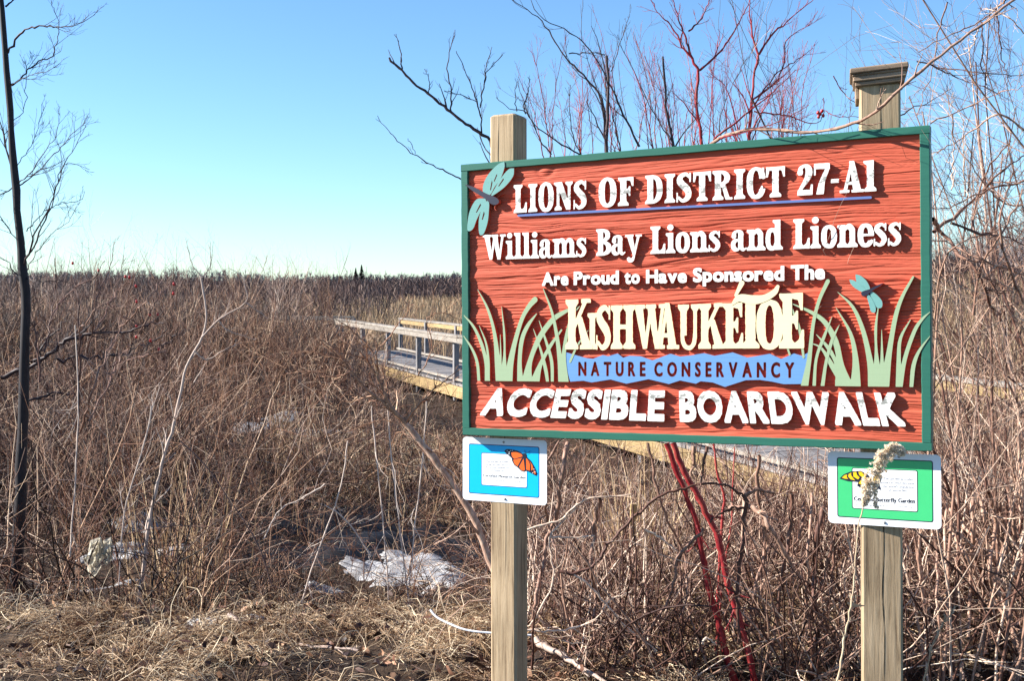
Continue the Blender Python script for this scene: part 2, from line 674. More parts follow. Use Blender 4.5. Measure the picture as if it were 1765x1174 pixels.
G['D'] = (.72, lambda X, Y: mn(stem(X, Y, .21, br=0, tr=0), mx(mx(E_(X, Y, .22, .5, .48, .5, 2.5), .2 - X), -mx(E_(X, Y, .24, .5, .23, .40, 2.4), .325 - X))))
G['C'] = (.66, lambda X, Y: mn(mx(ring(X, Y, .35, .5, .35, .53, .12, .42), -R_(X, Y, .4, .3, .8, .64)), R_(X, Y, .57, .62, .64, 1.0), K_(X, Y, [(.56, .36, .04), (.5, .16, .06), (.38, .05, .06)])))
G['S'] = (.6, lambda X, Y: mn(K_(X, Y, [(.5, .85, .05), (.36, .955, .06), (.17, .88, .09), (.13, .73, .115), (.26, .57, .125), (.41, .43, .125), (.47, .27, .115), (.41, .12, .09), (.24, .045, .06), (.09, .15, .05)]), R_(X, Y, .50, .68, .56, 1.0), R_(X, Y, .0, .0, .06, .33)))
G['R'] = (.76, lambda X, Y: mn(stem(X, Y, .21, tr=0), mx(mx(E_(X, Y, .22, .745, .44, .255, 2.4), .2 - X), -mx(E_(X, Y, .25, .745, .2, .16, 2.2), .325 - X)), P_(X, Y, [(.3, .5), (.48, .54), (.62, .12), (.66, .08), (.76, .08), (.76, 0), (.5, 0), (.36, .42), (.3, .42)])))
G['B'] = (.70, lambda X, Y: mn(stem(X, Y, .21, tr=0, br=0), mx(mx(E_(X, Y, .22, .755, .42, .245, 2.4), .2 - X), -mx(E_(X, Y, .25, .755, .18, .15, 2.2), .325 - X)), mx(mx(E_(X, Y, .22, .275, .48, .275, 2.4), .2 - X), -mx(E_(X, Y, .25, .275, .22, .175, 2.2), .325 - X))))
G['N'] = (.80, lambda X, Y: mn(stem(X, Y, .15, w=.12, tr=0, tl=.13, bl=.1, br=.1), stem(X, Y, .65, w=.12, bl=0, br=0, tl=.1, tr=.1), P_(X, Y, [(.06, 1), (.32, 1), (.71, .08), (.71, 0), (.52, 0)])))
G['A'] = (.82, lambda X, Y: mn(P_(X, Y, [(.32, 1.02), (.49, 1.02), (.74, .0), (.47, .0)]), P_(X, Y, [(.36, 1), (.42, .8), (.23, .0), (.11, .0)]), R_(X, Y, .2, .25, .55, .35), R_(X, Y, 0, 0, .33, .085), R_(X, Y, .40, 0, .82, .085)))
G['W'] = (1.12, lambda X, Y: mn(P_(X, Y, [(.06, 1), (.32, 1), (.47, .0), (.33, 0)]), P_(X, Y, [(.36, 0), (.46, 0), (.63, .9), (.53, .95)]), P_(X, Y, [(.46, 1), (.71, 1), (.86, 0), (.72, 0)]), P_(X, Y, [(.75, 0), (.86, 0), (1.03, 1), (.93, 1)]), R_(X, Y, 0, .91, .4, 1), R_(X, Y, .43, .91, .76, 1), R_(X, Y, .84, .91, 1.12, 1)))
G['K'] = (.86, lambda X, Y: mn(stem(X, Y, .21), P_(X, Y, [(.3, .38), (.3, .55), (.57, .95), (.70, .95)]), P_(X, Y, [(.40, .50), (.52, .66), (.82, .03), (.54, .03)]), R_(X, Y, .50, .92, .80, 1), R_(X, Y, .46, 0, .86, .085)))
G['H'] = (.86, lambda X, Y: mn(stem(X, Y, .21), stem(X, Y, .65), R_(X, Y, .3, .45, .6, .56)))
G['U'] = (.80, lambda X, Y: mn(stem(X, Y, .21, y0=.3, bl=0, br=0), stem(X, Y, .64, y0=.3, w=.13, bl=0, br=0), mx(ring(X, Y, .40, .32, .305, .345, .16, .24), Y - .34)))
G['2'] = (.6, lambda X, Y: mn(K_(X, Y, [(.12, .74, .10), (.14, .88, .07), (.28, .955, .055), (.40, .88, .10), (.43, .72, .12), (.36, .52, .10), (.22, .32, .07), (.08, .12, .05)]), P_(X, Y, [(.02, 0), (.55, 0), (.57, .34), (.5, .34), (.46, .17), (.03, .17)])))
G['7'] = (.58, lambda X, Y: mn(R_(X, Y, .02, .82, .57, 1), R_(X, Y, .02, .62, .08, 1), P_(X, Y, [(.57, 1), (.57, .84), (.40, .4), (.36, 0), (.1, 0), (.18, .36), (.42, .84)])))
G['1'] = (.42, lambda X, Y: stem(X, Y, .23, tr=0, tl=.12))
G['-'] = (.36, lambda X, Y: R_(X, Y, .04, .34, .32, .47))
XH = .74
G['i'] = (.40, lambda X, Y: mn(stem(X, Y, .20, 0, XH, .21, tr=0), E_(X, Y, .19, .94, .125, .115, 2)))
G['l'] = (.40, lambda X, Y: stem(X, Y, .20, 0, 1.04, .21, tr=0))
G['o'] = (.58, lambda X, Y: ring(X, Y, .29, XH / 2, .29, XH / 2 + .02, .085, .26))
G['n'] = (.74, lambda X, Y: mn(stem(X, Y, .20, 0, XH, .2, tr=0), stem(X, Y, .55, 0, XH - .16, .2, tl=0, tr=0), K_(X, Y, [(.28, .56, .04), (.38, .68, .07), (.48, .66, .1), (.55, .55, .1)])))
G['m'] = (1.09, lambda X, Y: mn(stem(X, Y, .20, 0, XH, .2, tr=0), stem(X, Y, .55, 0, XH - .16, .2, tl=0, tr=0), stem(X, Y, .90, 0, XH - .16, .2, tl=0, tr=0), K_(X, Y, [(.28, .56, .04), (.38, .68, .07), (.48, .66, .1), (.55, .55, .1)]), K_(X, Y, [(.63, .56, .04), (.73, .68, .07), (.83, .66, .1), (.90, .55, .1)])))
G['a'] = (.62, lambda X, Y: mn(mx(E_(X, Y, .2, .21, .2, .225, 2.2), -E_(X, Y, .27, .215, .09, .12, 2)), R_(X, Y, .29, .1, .49, .58), K_(X, Y, [(.12, .53, .095), (.15, .65, .065), (.28, .705, .05), (.39, .62, .1), (.39, .5, .1)]), K_(X, Y, [(.42, .1, .08), (.5, .04, .05), (.6, .09, .03)])))
G['s'] = (.5, lambda X, Y: mn(K_(X, Y, [(.4, .63, .045), (.29, .705, .05), (.15, .645, .075), (.12, .54, .09), (.23, .43, .1), (.34, .32, .1), (.375, .21, .09), (.32, .09, .07), (.2, .04, .05), (.09, .1, .045)]), R_(X, Y, .40, .5, .45, .745), R_(X, Y, .01, 0, .06, .25)))
G['e'] = (.56, lambda X, Y: mn(mx(ring(X, Y, .29, XH / 2, .29, XH / 2 + .02, .09, .27), -R_(X, Y, .3, .2, .7, .34)), mx(R_(X, Y, .1, .34, .56, .42), E_(X, Y, .29, XH / 2, .285, .38, 2.3)), K_(X, Y, [(.5, .2, .035), (.42, .07, .055), (.3, .03, .05)])))
G['d'] = (.68, lambda X, Y: mn(stem(X, Y, .47, 0, 1.04, .21, bl=0, tr=0), ring(X, Y, .25, XH / 2, .25, XH / 2 + .02, .085, .25, icx=.27)))
G['y'] = (.74, lambda X, Y: mn(P_(X, Y, [(.06, XH), (.31, XH), (.46, .12), (.36, -.08)]), P_(X, Y, [(.55, XH), (.66, XH), (.42, -.1), (.33, -.12)]), R_(X, Y, 0, XH - .08, .37, XH), R_(X, Y, .46, XH - .08, .74, XH), K_(X, Y, [(.38, -.08, .05), (.31, -.2, .07), (.2, -.22, .07), (.16, -.17, .085)])))


# ---- sans capitals and text outlines come from Blender's own built-in face, thickened
_text_cache = {}


def glyph_edges(ch):
    if ch in _text_cache:
        return _text_cache[ch]
    cu = bpy.data.curves.new('glyph_outline', 'FONT')
    cu.body = ch
    cu.resolution_u = 4
    ob = bpy.data.objects.new('glyph_outline', cu)
    COL.objects.link(ob)
    dg = bpy.context.evaluated_depsgraph_get()
    me = bpy.data.meshes.new_from_object(ob.evaluated_get(dg))
    vs_ = [(v.co.x, v.co.y) for v in me.vertices]
    cnt = {}
    for p in me.polygons:
        for k in p.edge_keys:
            cnt[k] = cnt.get(k, 0) + 1
    ed = [k for k, c in cnt.items() if c == 1]
    A = [vs_[a] for a, b in ed]
    B = [vs_[b] for a, b in ed]
    tris = [tuple(p.vertices) for p in me.polygons]
    bpy.data.objects.remove(ob)
    bpy.data.curves.remove(cu)
    bpy.data.meshes.remove(me)
    _text_cache[ch] = (A, B, vs_, tris)
    return _text_cache[ch]


CAPH = max(y for x, y in glyph_edges('H')[2])


def sans(ch, bold):
    A, B, vs_, _ = glyph_edges(ch)
    s = (1 - 2 * bold) / CAPH
    x0 = min(x for x, y in vs_)
    x1 = max(x for x, y in vs_)
    f = lambda p: ((p[0] - x0) * s + bold, p[1] * s + bold)
    A2, B2 = [f(p) for p in A], [f(p) for p in B]
    return ((x1 - x0) * s + 2 * bold, lambda X, Y: S_edges(X, Y, A2, B2, bold))


_loops = {}


def glyph_loops(key, fn, w, rough=0.0, y0=-.34, y1=1.12, step=.021):
    if key in _loops:
        return _loops[key]
    xs = np.arange(-.06, w + .1, step)
    ys = np.arange(y0, y1, step)
    X, Y = np.meshgrid(xs, ys)
    F = fn(X, Y)
    if rough:
        F = F + rough * (vnoise(X * 9 + hash(key[0]) % 7, Y * 22, 3) - .5)
    L = [simplify(l, step * .1) for l in contours(F, xs, ys)]
    _loops[key] = [l for l in L if len(l) > 3]
    return _loops[key]


def set_word(word, px, mat, parent, style='slab', bold=.05, gap=.05, y_top=-.001, shear=None, name='letter', xscale=None):
    """px: photo corners (bottom left, bottom right, top left, top right) of the cap-height box"""
    bl, br, tl, tr = [np.array(sg(*p)) for p in px]
    gl = []
    x = 0
    for ch in word:
        w, fn = G[ch] if style == 'slab' else sans(ch, bold)
        gl.append((ch, x, w, fn))
        x += w + gap
    tot = x - gap
    for ch, gx, w, fn in gl:
        lps = glyph_loops((ch, style, bold), fn, w, .012)
        out = []
        for lp in lps:
            q = []
            for (u, v) in lp:
                s = (gx + u) / tot
                b = bl + (br - bl) * s
                t = tl + (tr - tl) * s
                p = b + (t - b) * v
                if shear:
                    h = np.linalg.norm(t - b)
                    s0 = (gx + w / 2) / tot
                    p = p + np.array([(shear[0] + (shear[1] - shear[0]) * s0) * (v - .5) * h, 0])
                q.append((p[0], p[1]))
            out.append(q)
        relief(name, out, mat, parent, y_top - random.random() * .0006)


# ------------------------------------------------------------------ ground
def zg(x, y):
    x = np.asarray(x, float)
    y = np.asarray(y, float)
    t = np.clip((y - 5.6 - .25 * np.sin(x * 1.3)) / 1.6, 0, 1)
    t = t * t * (3 - 2 * t)
    near = np.clip(1 - y / 60, 0, 1)
    z = -.45 * t + (fbm(x * .9 + 7, y * .9, 4) - .5) * .30 * near + (fbm(x * 3.2, y * 3.2, 9, 3) - .5) * .20 * near
    far = np.clip((y - 420) / 500, 0, 1)
    z = z + far * far * 5.0
    # wooded bank rising on the right
    bank = np.clip((x - 25 - 0.02 * y) / 60, 0, 1) * np.clip((y - 60) / 80, 0, 1) * np.clip((420 - y) / 100, 0, 1)
    z = z + bank * 5.5
    return z


def axis(a, b, mid, fine, n):
    s = np.linspace(-1, 1, n)
    return mid + np.sign(s) * ((np.exp(np.abs(s) * fine) - 1) / (np.exp(fine) - 1)) * np.where(s < 0, mid - a, b - mid)


gx = axis(-2500, 2500, 0, 8.6, 261)
gy = -6 + (np.exp(np.linspace(0, 1, 300) * 7.2) - 1) / (np.exp(7.2) - 1) * 3200
GX, GY = np.meshgrid(gx, gy)
GV = np.stack([GX, GY, zg(GX, GY)], -1).reshape(-1, 3)
ii = np.arange(len(gy) - 1)[:, None] * len(gx) + np.arange(len(gx) - 1)[None]
ii = ii.ravel()
GF = np.stack([ii, ii + 1, ii + 1 + len(gx), ii + len(gx)], -1)
gr = meshobj('ground', GV, GF, M['ground'], None, True)
tag(gr, kind='structure')


def snow_patch(px, py, rx, ry, seed, lift=.05):
    d0 = raydir(px, py)
    t = 5.0
    for _ in range(60):
        p = CAMP + d0 * t
        t += (p[2] - float(zg(p[0], p[1]))) * 1.5
    p = CAMP + d0 * t
    n, m = 90, 14
    V, F = [], []
    for j in range(m + 1):
        r = j / m
        for i in range(n):
            a = 2 * pi * i / n
            k = .25 + 1.5 * float(fbm(np.array(cos(a) * 2.4 + seed), np.array(sin(a) * 2.4), seed, 5))
            x, y = p[0] + cos(a) * rx * r * k, p[1] + sin(a) * ry * r * k
            h = lift * (1 - r ** 3) * (.5 + .5 * float(fbm(np.array(x * 3.0), np.array(y * 3.0), 5, 2))) + .012 - .035 * r ** 8
            V.append((x - p[0], y - p[1], float(zg(x, y)) + h - p[2]))
            if j < m:
                a0, a1 = j * n + i, j * n + (i + 1) % n
                F.append((a0, a1, a1 + n, a0 + n))
    o = meshobj('snow_patch', V, F, M['snow'], None, True)
    o.location = tuple(p)
    return tag(o, kind='structure')


for a in ((715, 985, .42, .30, 3, .04), (640, 992, .26, .22, 4, .03), (600, 1005, .16, .12, 14, .02), (770, 1000, .14, .16, 15, .02), (690, 965, .20, .12, 16, .03), (185, 1020, .22, .06, 5, .02), (420, 1070, .16, .05, 6, .015),
          (590, 762, .5, .5, 7, .04), (445, 735, .35, .6, 8, .04), (225, 955, .25, .25, 9, .03), (520, 752, .3, .4, 12, .04),
          (1150, 940, .22, .25, 10, .03), (215, 815, .4, .4, 11, .04), (560, 748, .35, .4, 31, .03), (610, 775, .3, .3, 32, .03), (480, 722, .3, .5, 33, .03), (600, 775, .2, .2, 34, .03), (250, 905, .28, .25, 35, .03), (300, 950, .14, .12, 36, .02), (185, 965, .22, .16, 37, .03), (560, 1020, .12, .08, 38, .02), (350, 1075, .1, .03, 39, .015), (1300, 1010, .12, .12, 13, .02), (1090, 985, .16, .2, 18, .02)):
    snow_patch(*a)

M['shaded_mud'] = flat('shade_darkened_peat', (.007, .0055, .005), .55, .3, .5)  # dark wet soil, with the shade of the hollows painted into its near-black
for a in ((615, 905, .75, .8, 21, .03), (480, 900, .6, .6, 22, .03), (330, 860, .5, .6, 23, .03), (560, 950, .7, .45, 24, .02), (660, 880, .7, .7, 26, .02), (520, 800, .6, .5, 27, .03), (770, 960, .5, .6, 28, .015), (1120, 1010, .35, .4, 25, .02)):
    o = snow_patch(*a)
    o.name = 'shaded_peat_patch'
    o.data.materials[0] = M['shaded_mud']

# ------------------------------------------------------------------ boardwalk
BZ = -.10                                       # top of the deck


def bw_poly(pts):
    """resample a polyline"""
    return np.array(pts, float)


NEAR = np.array([[5.75, 1.5], [3.44, 7.84], [-4.42, 29.3]])     # near edge of the first run
bdir = (NEAR[2] - NEAR[0]) / np.linalg.norm(NEAR[2] - NEAR[0])
bnor = np.array([bdir[1], -bdir[0]])            # towards the far side
BWID = 1.65
bw = tag(empty('boardwalk', (3.44, 7.84, BZ)), 'grey plank boardwalk with low pale rails running away through the marsh', 'boardwalk')
BWL = Vector((3.44, 7.84, BZ))


def oriented(name, origin, ang, x0, x1, y0, y1, z0, z1, mat, parent, base=BWL, bev=0.0, tilt=0.0, me=None):
    if me is None:
        v, f = box_vf(x0, x1, y0, y1, z0, z1, bev)
        o = meshobj(name, v, f, mat, parent)
    else:
        o = bpy.data.objects.new(name, me)
        COL.objects.link(o)
        o.parent = parent
    o.location = Vector((origin[0], origin[1], origin[2])) - base
    o.rotation_euler = (tilt, 0, ang)
    return o


ang = atan2(bdir[1], bdir[0])                    # local x along the run, local y to its left
L1 = float(np.linalg.norm(NEAR[2] - NEAR[0]))
pitch = .146
plank_me = None
v, f = box_vf(-.0685, .0685, -BWID + .0, 0.0, -.038, 0, .003)
# the plank mesh is turned so that its grain runs along local x
pv = [(y, x, z) for x, y, z in v]
tmp = meshobj('plank', pv, [tuple(reversed(q)) for q in f], M['deck'])
plank_me = tmp.data
bpy.data.objects.remove(tmp)
for i in range(int(L1 / pitch)):
    s = (i + .5) * pitch
    p = NEAR[0] + bdir * s
    o = bpy.data.objects.new('plank', plank_me)
    COL.objects.link(o)
    o.parent = bw
    off = random.uniform(-.012, .012)
    o.location = Vector((p[0] + bnor[0] * off, p[1] + bnor[1] * off, BZ + random.uniform(-.003, .003))) - BWL
    o.rotation_euler = (random.uniform(-.01, .01), random.uniform(-.002, .002), ang + pi / 2 + random.uniform(-.004, .004))
# mesh spans local x -2..0; turned by ang + 90 deg it must extend to the far side: local -x = far side


def run_member(name, P0, P1, offy, z0, z1, wid, mat, step=2.4, gapm=.006, drop=None):
    d = (P1 - P0)
    L = np.linalg.norm(d)
    d = d / L
    nrm = np.array([d[1], -d[0]])
    a = atan2(d[1], d[0]) - pi / 2
    n = max(1, int(round(L / step)))
    for i in range(n):
        s0, s1 = L * i / n, L * (i + 1) / n - gapm
        c = P0 + d * (s0 + s1) / 2 + nrm * offy
        hl = (s1 - s0) / 2
        j = random.uniform(-.006, .006)
        oriented(name, (c[0], c[1], BZ + j), a + random.uniform(-.002, .002), -wid / 2, wid / 2, -hl, hl, z0, z1, mat, bw, bev=.004)


# first run: joists and fascia
run_member('fascia_board', NEAR[0], NEAR[2], -.022, -.235, -.042, .04, M['fascia'], 3.0)
run_member('fascia_board', NEAR[0], NEAR[2], BWID + .022, -.235, -.042, .04, M['fascia'], 3.0)
run_member('kerb_rail', NEAR[0], NEAR[2], .07, .035, .075, .09, M['rail'], 3.0)
run_member('kerb_rail', NEAR[0], NEAR[2], BWID - .07, .035, .075, .09, M['rail'], 3.0)
# top rails: near side only beyond the gap where the deck lies open, far side all along
gap_start = NEAR[0] + bdir * 12.4
run_member('handrail', gap_start, NEAR[2], .0, .80, .84, .15, M['rail'], 3.2)
run_member('handrail', NEAR[0], NEAR[2], BWID, .80, .84, .15, M['rail'], 3.2)
run_member('handrail_side', gap_start, NEAR[2], -.045, .70, .79, .035, M['rail'], 3.2)
run_member('handrail_side', NEAR[0], NEAR[2], BWID - .045, .70, .79, .035, M['fascia'], 3.2)


def rail_posts(P0, P1, offy, step, z0=-.7, z1=.795, w=.09, start=0.0):
    d = (P1 - P0)
    L = np.linalg.norm(d)
    d = d / L
    nrm = np.array([d[1], -d[0]])
    a = atan2(d[1], d[0]) - pi / 2
    s = start
    while s < L:
        c = P0 + d * s + nrm * offy
        oriented('rail_post', (c[0], c[1], BZ), a, -w / 2, w / 2, -w / 2, w / 2, z0, z1, M['railpost'], bw, bev=.005)
        s += step


rail_posts(gap_start, NEAR[2], .05 - .0, 2.4, start=.1)
rail_posts(NEAR[0], NEAR[2], BWID - .05, 2.4, start=.6)
# second run: turns left and crosses the marsh
R2a = NEAR[2] + bdir * .02
R2b = np.array([-30.0, 32.5])
d2 = (R2b - R2a) / np.linalg.norm(R2b - R2a)
run_member('handrail', R2a, R2b, .0, .80, .84, .14, M['rail'], 3.0)
run_member('handrail', R2a, R2b, 1.65, .80, .84, .14, M['rail'], 3.0)
run_member('fascia_board', R2a, R2b, -.022, -.235, -.042, .04, M['fascia'], 3.0)
rail_posts(R2a, R2b, .06, 2.4)
rail_posts(R2a, R2b, 1.6, 2.4)
dd = oriented('deck_slab', (R2a[0], R2a[1], BZ), atan2(d2[1], d2[0]), 0, 25, -1.65, 0, -.038, -.004, M['deck'], bw)
dd['kind'] = 'stuff'
# a grey timber lying under the near end of the deck
tb = box('squared_timber', -1.1, 1.1, -.11, .11, 0, .17, M['railpost'], None, .01)
tb.location = (3.05, 6.7, -.42)
tb.rotation_euler = (0, .02, radians(-22))
tag(tb, 'grey squared timber lying in the stems below the boardwalk edge', 'timber')

# ------------------------------------------------------------------ the carved sign
base = at(1200, 1300, 3.9)
sign = tag(empty('carved_sign', mat=SIGN_MAT), 'carved red wooden sign with green border and raised white letters on two posts', 'sign')
px_in = [(806, 293.5), (1584, 232), (1590, 763.5), (809, 738)]
ins_ = [sg(*p, 0) for p in px_in]
FL = (ins_[0][0] + ins_[3][0]) / 2
FR = (ins_[1][0] + ins_[2][0]) / 2
FT = (ins_[0][1] + ins_[1][1]) / 2
FB = (ins_[2][1] + ins_[3][1]) / 2
# panel: a sandblasted cedar board, its grain raised by real relief
nx, nz = 230, 620
px_ = np.linspace(FL - .004, FR + .004, nx)
pz_ = np.linspace(FB - .004, FT + .004, nz)
PX, PZ = np.meshgrid(px_, pz_)
warp = (fbm(PX * 2.2, PZ * 5, 21, 4) - .5) * .026 + (fbm(PX * 7, PZ * 16, 22, 3) - .5) * .008 + .006 * np.sin(PX * 4.0)
pitch_ = .0095 + .004 * vnoise(PZ * 4, PZ * 0, 31)
comb = np.sin(2 * pi * (PZ + warp) / .0102 + 5.0 * vnoise(PX * 1.5, PZ * 17, 45) + 2.0 * vnoise(PX * 5, PZ * 40, 46))
comb = np.sign(comb) * np.abs(comb) ** .7
amp = np.clip(.15 + 1.5 * (fbm(PX * 1.6 + 3, PZ * 5, 24, 3) - .36), .12, 1.0)
amp = np.maximum(amp, .75 * np.exp(-((PZ - .38) / .11) ** 2) + .6 * np.exp(-((PZ - .075) / .04) ** 2))
coarse = fbm(PX * 1.3, (PZ + warp * 1.2) * 26, 25, 3) - .5
fine = vnoise(PX * 6, (PZ + warp) * 260, 28) - .5
amp = amp * (.55 + .9 * vnoise(PX * 3, PZ * 12, 35))
nn = vnoise(PX * 1.7 + 5, (PZ + warp) * 70, 38) - .5
nn2 = vnoise(PX * 2.6 + 9, (PZ + warp) * 150, 39) - .5
groove = np.exp(-(nn / .045) ** 2) * .0042 * vnoise(PX * 2, PZ * 9, 40) + np.exp(-(nn2 / .07) ** 2) * .0016
csel = np.exp(-((PZ - .38) / .12) ** 2) + .7 * np.exp(-((PZ - .075) / .045) ** 2)
h = .0023 * comb * amp * np.clip(csel, .05, 1) - groove + .012 * coarse + .0018 * fine + .0008 * vnoise(PX * 40, PZ * 300, 36)
for kx, kz, kr in ((1.42, .80, .022), (.33, .93, .02), (.49, .66, .014), (1.46, .63, .014), (.12, .72, .014)):
    dd_ = np.hypot((PX - kx) * .7, PZ - kz)
    h += .004 * np.exp(-(dd_ / kr * 1.6) ** 2) - .0025 * np.exp(-((dd_ - kr) / (kr * .35)) ** 2)
for jz, jw in ((.838, .0011), (.500, .0012), (.145, .0009)):
    zz = jz + .003 * (vnoise(PX * 9, PX * 0, 37) - .5)
    h -= .0045 * np.exp(-((PZ - zz) / jw) ** 2)
PY = .0125 - h
PV = np.stack([PX, PY, PZ], -1).reshape(-1, 3)
ii = (np.arange(nz - 1)[:, None] * nx + np.arange(nx - 1)[None]).ravel()
PF = np.stack([ii, ii + 1, ii + 1 + nx, ii + nx], -1)
meshobj('panel', PV, PF, M['red'], sign, True)
box('backing_board', FL + .001, FR - .001, .024, .0455, FB + .001, FT - .001, M['ply'], sign)
# frame: four boards butted at the corners
v = .0435


def frame_board(x0, x1, z0, z1, horiz):
    n = 60
    V, F = [], []
    for i in range(n + 1):
        t = i / n
        if horiz:
            c = [(x0 + (x1 - x0) * t, z) for z in (z0, z1)]
        else:
            c = [(x, z0 + (z1 - z0) * t) for x in (x0, x1)]
        jit = [(float(vnoise(np.array(t * 40 + k * 77 + x0 * 9), np.array(z0 * 7.0), 3)) - .5) * .0018 for k in range(2)]
        for k, (x, z) in enumerate(c):
            if horiz:
                z += jit[k]
            else:
                x += jit[k]
            b = .002 * (1 if k == 0 else -1)
            xx, zz_ = (x, z + b) if horiz else (x + b, z)
            V += [(x, v, z), (x, .0016, z), (xx, -.0002, zz_)]
    for i in range(n):
        a, b = i * 6, i * 6 + 6
        for p, q in ((0, 1), (1, 2), (2, 5), (5, 4), (4, 3), (3, 0)):
            F.append((a + p, a + q, b + q, b + p))
    F += [(0, 1, 2, 5, 4, 3), tuple(n * 6 + k for k in (3, 4, 5, 2, 1, 0))]
    return meshobj('frame_board', V, F, M['green'], sign)


frame_board(0, SW, FT, SH, True)
frame_board(0, SW, 0, FB, True)
frame_board(0, FL, FB + .0006, FT - .0006, False)
frame_board(FR, SW, FB + .0006, FT - .0006, False)

W1 = M['white']
set_word('LIONS', [(885.5, 367), (1012, 359), (885.5, 319), (1012, 310.5)], W1, sign)
set_word('OF', [(1032, 356.5), (1093, 353.5), (1032, 308), (1093, 304.5)], W1, sign)
set_word('DISTRICT', [(1112, 351.5), (1353, 338.5), (1112, 302.5), (1353, 286)], W1, sign)
set_word('27-A1', [(1373.5, 337), (1510, 329), (1373.5, 284), (1510, 275.5)], W1, sign, gap=-.015)
set_word('Williams', [(832.5, 448), (1012, 442.5), (832.5, 405), (1012, 398.5)], W1, sign, gap=.0)
set_word('Bay', [(1027.5, 441), (1106.5, 438), (1027.5, 395), (1106.5, 391.5)], W1, sign, gap=.0)
set_word('Lions', [(1121, 437.5), (1243, 433), (1121, 390.5), (1243, 385.5)], W1, sign, gap=.0)
set_word('and', [(1260, 433), (1350, 430), (1260, 384.5), (1350, 380)], W1, sign, gap=.0)
set_word('Lioness', [(1367, 429), (1555, 423), (1367, 378), (1555, 369)], W1, sign, gap=.0)
for wd, x0, x1, yb0, yb1, yt0, yt1 in (('Are', 934.5, 980, 493, 491.8, 469.5, 468.5), ('Proud', 989, 1067, 491.5, 490, 468, 466), ('to', 1076.5, 1103, 489.6, 489, 465.8, 465),
                                      ('Have', 1113.5, 1184, 488.6, 487.4, 464.8, 463), ('Sponsored', 1194.5, 1340, 486.6, 484, 461.8, 458), ('The', 1355, 1422, 483.2, 481.6, 457, 455)):
    if wd == 'Sponsored':
        x1 = 1352
    if wd == 'The':
        x0 = 1363
    set_word(wd, [(x0, yb0), (x1, yb1), (x0, yt0), (x1, yt1)], W1, sign, 'sans', .060, .03)
set_word('ACCESSIBLE', [(832, 716.5), (1146, 727), (838, 669), (1146, 673)], W1, sign, 'sans', .064, .045, shear=(.24, .03))
set_word('BOARDWALK', [(1171, 727.5), (1554, 735.5), (1171, 673.5), (1554, 677)], W1, sign, 'sans', .064, .045, shear=(-.02, -.26))

# the place name: tall cream capitals, each in its own box (photo x0, x1, bottom, top)
for ch, x0, x1, yb, yt in (('K', 975, 1022, 602, 516.5), ('I', 1013, 1030, 602, 540), ('S', 1028, 1054, 602.5, 527.5), ('H', 1053, 1096, 601.5, 527),
                           ('W', 1091, 1151, 601.5, 526), ('A', 1130, 1171, 601.5, 524.5), ('U', 1169, 1206, 601.5, 525.5), ('K', 1204, 1250, 601, 524),
                           ('E', 1246, 1282, 600.5, 523), ('T', 1278, 1310, 600.5, 512), ('O', 1304, 1350, 600.5, 520), ('E', 1343, 1387, 600.5, 506)):
    tlx = (x0, yt)
    if ch == 'T':
        w, fn = .42, (lambda X, Y: stem(X, Y, .21, tl=0, tr=0))
        G['|'] = (w, fn)
        set_word('|', [(x0, yb), (x1, yb), (x0, yt + 8), (x1, yt + 8)], M['cream'], sign, y_top=-.003)
        continue
    set_word(ch, [(x0, yb), (x1, yb), (x0, yt), (x1, yt - .04 * (x1 - x0))], M['cream'], sign, y_top=-.0028)


def stroke_part(name, pts, mat, y_top, res=.0016, ps=1.0, rough=0):
    """pts: photo x, y, half width in photo px"""
    q = []
    for x, y, r in pts:
        a = sg(x, y)
        b = sg(x + r, y)
        q.append((a[0], a[1], abs(b[0] - a[0])))
    xs = [p[0] for p in q]
    zs = [p[1] for p in q]
    m_ = max(p[2] for p in q)
    return field_relief(name, lambda X, Z: S_stroke(X, Z, q), min(xs) - m_, max(xs) + m_, min(zs) - m_, max(zs) + m_, res, mat, sign, y_top)


stroke_part('letter_bar', [(1262, 525, 1.5), (1275, 514, 6), (1297, 517, 8), (1318, 514, 6), (1335, 504, 5), (1341, 494, 3.0)], M['cream'], -.0038)
stroke_part('letter_accent', [(1268.5, 509, 2.4), (1279, 488, 4.5)], M['cream'], -.003)
ua, ub = (893, 371), (1500, 340)
stroke_part('underline', [(ua[0], ua[1], 1.9), ((ua[0] + ub[0]) / 2, (ua[1] + ub[1]) / 2, 1.9), (ub[0], ub[1], 2.3)], M['line'], .003, .0012)

# river band with the letters cut out of it
z3 = lambda x, y: (x / 3.67 + 780, y / 3.67 + 460)
z4 = lambda x, y: (x / 3.3545 + 1190, y / 3.3545 + 440)
bp = [z3(*p) for p in ((718, 540), (790, 562), (850, 578), (890, 582), (950, 558), (985, 566), (1045, 548), (1080, 576), (1120, 562), (1190, 566), (1265, 592), (1380, 550), (1440, 568), (1490, 562))]
bp += [z4(*p) for p in ((0, 580), (80, 566), (140, 582), (245, 562), (330, 592), (460, 570), (525, 600), (600, 568), (645, 582), (692, 558), (690, 610), (640, 745), (540, 746), (470, 731), (400, 721), (320, 723), (200, 762), (130, 736), (60, 729))]
bp += [z3(*p) for p in ((1540, 740), (1440, 719), (1370, 742), (1240, 711), (1100, 740), (1000, 713), (880, 732), (830, 721), (745, 727), (722, 640))]
bq = [sg(*p) for p in bp]
cutA, cutB = [], []


